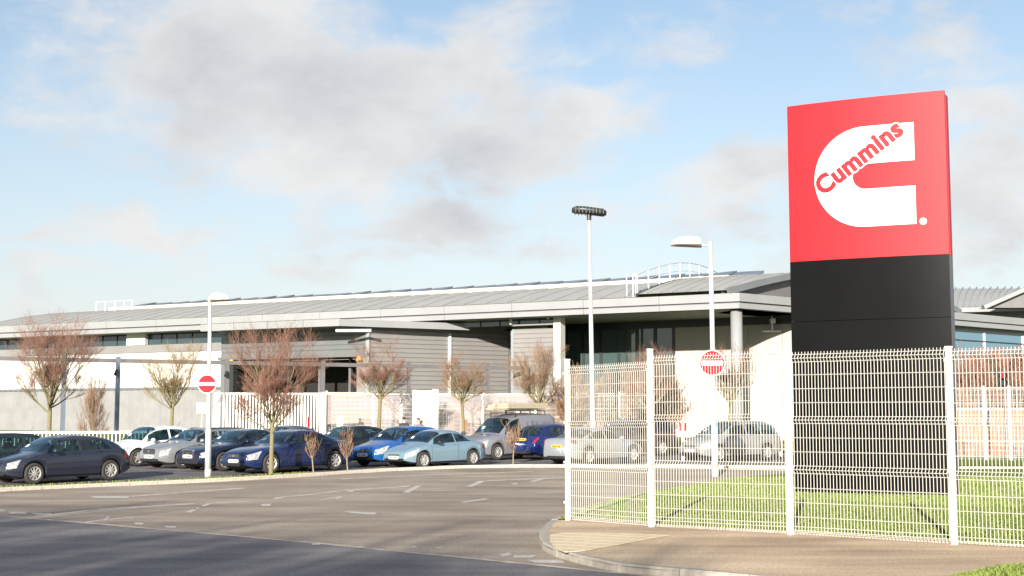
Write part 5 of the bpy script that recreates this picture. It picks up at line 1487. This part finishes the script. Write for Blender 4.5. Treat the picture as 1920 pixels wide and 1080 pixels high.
p = hatch(4.3, 1.80, 1.50, grille=(.56,.64,.36), hl1=.62, hlt=4.7, spokes=5); c = vehicle('parked_car', 'bright blue hatchback with pale headlights, left of the ice blue coupe', 'car', p, M['paint_bright']); place(c, p, 742, 0, 50.2, 50)
# ice blue coupe cabriolet
p = hatch(4.02, 1.70, 1.39, cowl=.98, rf=1.70, rb=2.55, tb=3.38,
    top=[(0,.52),(.03,.58),(.14,.66),(.5,.80),(.98,.93),(1.38,1.19),(1.75,1.345),(2.1,1.39),(2.5,1.36),(2.95,1.22),(3.35,1.03),(3.7,.93),(3.94,.86),(4.02,.66)],
    belt=[(0,.52),(.9,.82),(1.4,.86),(3.2,.93),(4.02,.86)], wins=[((1.20,1.34),2.30),(2.36,(3.15,2.85))], seams=[1.12,2.45], handles=[2.25], xf=.74, xr=3.24, wr=.305, grille=(.46,.52,.30), hl1=.62, hlt=4.7, plate_z=.40, dark_mirror=True)
c = vehicle('parked_car', 'ice blue two door coupe with an arched roof at the kerb', 'car', p, M['paint_ice']); place(c, p, 797, 0, 48.8, 46)
# navy hatch, tail towards us
p = hatch(4.25, 1.78, 1.50, rplate_z=.84, spokes=5, tlb=3.8, tlt=4.7, tl=.24); c = vehicle('parked_car', 'navy blue hatchback seen from its tail with a yellow number plate', 'car', p, M['paint_hatch']); place(c, p, 1030, 0, 56.0, 232, 'r', 1)
p = saloon(4.35, 1.74, 1.44, rplate_z=.72, tlb=2.8, tlt=4.2, tl=.26); c = vehicle('parked_car', 'silver saloon seen from its tail beside the mesh fence corner post', 'car', p, M['paint_rear']); place(c, p, 1106, 0, 51.2, 225, 'r', 1)
p = estate(4.6, 1.88, 1.72, rails='dark', top=[(0,.72),(.03,.82),(.14,.92),(.6,1.04),(1.15,1.12),(1.5,1.42),(1.85,1.62),(2.4,1.72),(3.3,1.71),(4.1,1.66),(4.36,1.45),(4.48,1.15),(4.56,1.0),(4.6,.8)], belt=[(0,.7),(1,1.0),(4.6,1.06)], wr=.36)
c = vehicle('parked_car', 'tall dark people carrier behind the silver saloon, seen through the mesh', 'car', p, M['paint_suv']); place(c, p, 1160, 0, 58.5, 38)
p = estate(4.45, 1.80, 1.64, rails='bright', top=[(0,.66),(.03,.74),(.14,.84),(.5,.96),(.98,1.07),(1.4,1.36),(1.85,1.56),(2.4,1.64),(3.2,1.62),(3.95,1.52),(4.2,1.3),(4.35,1.0),(4.41,.86),(4.45,.72)], cowl=.98, rf=1.85, rb=3.95, tb=4.3, belt=[(0,.62),(.9,.93),(1.5,.97),(4.45,1.02)], hl1=.72, hlt=4.6, xf=.85, xr=3.5)
c = vehicle('parked_car', 'silver people carrier with roof rails behind the large no entry sign', 'car', p, M['paint_mpv']); place(c, p, 1350, 0, 54.0, 34)
# silver panel van with a loaded roof
p = estate(4.6, 1.90, 1.94, wins=[((1.28,1.42),2.22)], cowl=1.0, rf=1.75, rb=4.2, tb=4.5, rearglass=False,
    top=[(0,.66),(.03,.76),(.12,.86),(.5,.98),(1.0,1.10),(1.4,1.45),(1.8,1.76),(2.3,1.90),(3.2,1.94),(4.2,1.90),(4.45,1.76),(4.54,1.35),(4.58,1.0),(4.6,.6)],
    belt=[(0,.62),(.9,.98),(1.4,1.04),(4.6,1.06)], seams=[1.2,2.32,3.3], handles=[2.15,2.5], wr=.33, hl1=.45, hlt=4.4, xf=.86, xr=3.75, wroof=.80, grille=(.62,.74,.45), spokes=9)
van = vehicle('panel_van', 'silver panel van with small black lettering and boards on its roof bars', 'van', p, M['paint_van'], None); place(van, p, 935, 0, 55.5, 44)
for x in (2.0, 2.9, 3.8):
    q_ = p['_S'](x, 6.9); m = LB(); m.tube([(x, -.78, q_.z+.10), (x, .78, q_.z+.10)], .022, 6)
    for s_ in (-1, 1): m.tube([(x, s_*.74, q_.z-.10), (x, s_*.74, q_.z+.10)], .03, 6)
    m.build('roof_bar', M['black_plastic'], van)
lm = LB(); rl_ = random.Random(5); xq = 2.62                     # small dark side lettering, too small to read
for k in range(11):
    wq = rl_.uniform(.07,.12)
    if k not in (1, 6):
        for (ta, tb_) in ((14-4.45, 14-4.50), (14-4.60, 14-4.66)) if k % 2 else ((14-4.45, 14-4.66),):
            q4 = [p['_S'](xq, ta), p['_S'](xq+wq*.7, ta), p['_S'](xq+wq*.7, tb_), p['_S'](xq, tb_)]
            lm.add([v+Vector((0,-.012,.004)) for v in q4], [(0,1,2,3)])
    xq += wq+.03
lm.build('side_lettering', M['interior_grey'], van)
R_ = van.matrix_basis.copy()
ld = empty('timber_load'); ld.location = van.location; ld.rotation_euler = van.rotation_euler
tag(ld, 'pale timber boards strapped on the roof of the silver van', 'timber')
for k, (x0, x1, y0, y1, z0, z1) in enumerate(((.95,3.0,-.5,-.1,.13,.19),(1.75,4.25,-.62,.1,.195,.30),(1.7,4.3,.15,.6,.13,.36),(1.8,4.2,-.55,.05,.305,.42))):
    m = LB(); m.box((x0, y0, 1.93+z0), (x1, y1, 1.93+z1)); m.build('board', M['timber'], ld)

# ---------------------------------------------------------------- people
def person(px, ytop, Y, label, coat, legs, turn=0.0, hair='hair_dark', h=1.76):
    c = P(px, ytop, Y); z0 = c.z-h
    root = empty('person', (c.x, c.y, z0), turn); tag(root, label, 'person')
    def skinned(name, joints, edges, rootv, m, levels=2, parent=root):
        me = bpy.data.meshes.new(name); me.from_pydata([j[:3] for j in joints], edges, [])
        o = bpy.data.objects.new(name, me); COL.objects.link(o)
        md = o.modifiers.new('s', 'SKIN'); o.modifiers.new('ss', 'SUBSURF').levels = levels
        sk = me.skin_vertices[0].data
        for i, j in enumerate(joints): sk[i].radius = (j[3], j[4] if len(j) > 4 else j[3]); sk[i].use_root = (i == rootv)
        dg = bpy.context.evaluated_depsgraph_get(); m2 = bpy.data.meshes.new_from_object(o.evaluated_get(dg))
        bpy.data.objects.remove(o); m2.materials.clear(); m2.materials.append(m); m2.name = name
        m2.polygons.foreach_set('use_smooth', [True]*len(m2.polygons))
        o2 = bpy.data.objects.new(name, m2); COL.objects.link(o2); o2.parent = parent; return o2
    J = [(0,0,.94,.16,.11),(0,0,1.15,.155,.11),(0,0,1.36,.18,.12),(0,0,1.47,.075,.07),(0,-.01,1.56,.06,.06),(0,-.02,1.63,.085,.10),(0,-.02,1.70,.075,.09),
         (.19,0,1.42,.06),(.25,.0,1.14,.045),(.22,-.16,.95,.035),(.21,-.22,.89,.028),(-.19,0,1.42,.06),(-.25,0,1.14,.045),(-.22,-.12,.93,.035),(-.21,-.16,.86,.028),
         (.10,0,.88,.09),(.11,0,.50,.062),(.11,.02,.10,.045),(.12,-.12,.04,.04),(-.10,0,.88,.09),(-.11,-.03,.50,.062),(-.11,.04,.10,.045),(-.12,-.10,.04,.04)]
    E = [(0,1),(1,2),(2,3),(3,4),(4,5),(5,6),(2,7),(7,8),(8,9),(9,10),(2,11),(11,12),(12,13),(13,14),(0,15),(15,16),(16,17),(17,18),(0,19),(19,20),(20,21),(21,22)]
    skinned('body', J, E, 0, M['skin'])
    CJ = [(0,0,.90,.19,.14),(0,0,1.15,.18,.135),(0,0,1.36,.205,.145),(0,0,1.47,.10,.09),(.20,0,1.41,.08),(.26,0,1.14,.062),(.23,-.14,.98,.052),(-.20,0,1.41,.08),(-.26,0,1.14,.062),(-.23,-.10,.96,.052)]
    skinned('coat', CJ, [(0,1),(1,2),(2,3),(2,4),(4,5),(5,6),(2,7),(7,8),(8,9)], 0, M[coat])
    TJ = [(0,0,.94,.17,.13),(.10,0,.84,.105),(.11,0,.50,.078),(.11,.02,.12,.066),(-.10,0,.84,.105),(-.11,-.03,.50,.078),(-.11,.04,.12,.066)]
    skinned('trousers', TJ, [(0,1),(1,2),(2,3),(0,4),(4,5),(5,6)], 0, M[legs])
    HJ = [(0,.035,1.60,.075,.075),(0,.02,1.69,.098,.105),(0,-.02,1.735,.075,.09)]
    skinned('hair', HJ, [(0,1),(1,2)], 0, M[hair])
    m = LB(); m.tube([(0,-.105,1.64),(0,-.145,1.615)], [.018,.012], 6); m.build('nose', M['skin'], root, smooth=True)
    for s_ in (-1, 1):
        m = LB(); m.tube([(s_*.035,-.108,1.655),(s_*.035,-.118,1.655)], .012, 8); m.build('eye', M['hair_dark'], root)
    return root
person(758, 781, 61.0, 'person with dark hair and a dark jacket standing beyond the bright blue hatchback', 'cloth_dark', 'cloth_grey', 2.6)
person(784, 786, 60.6, 'person facing us, in a grey top, right of the person in the dark jacket', 'cloth_grey', 'cloth_dark', -.3, h=1.70)
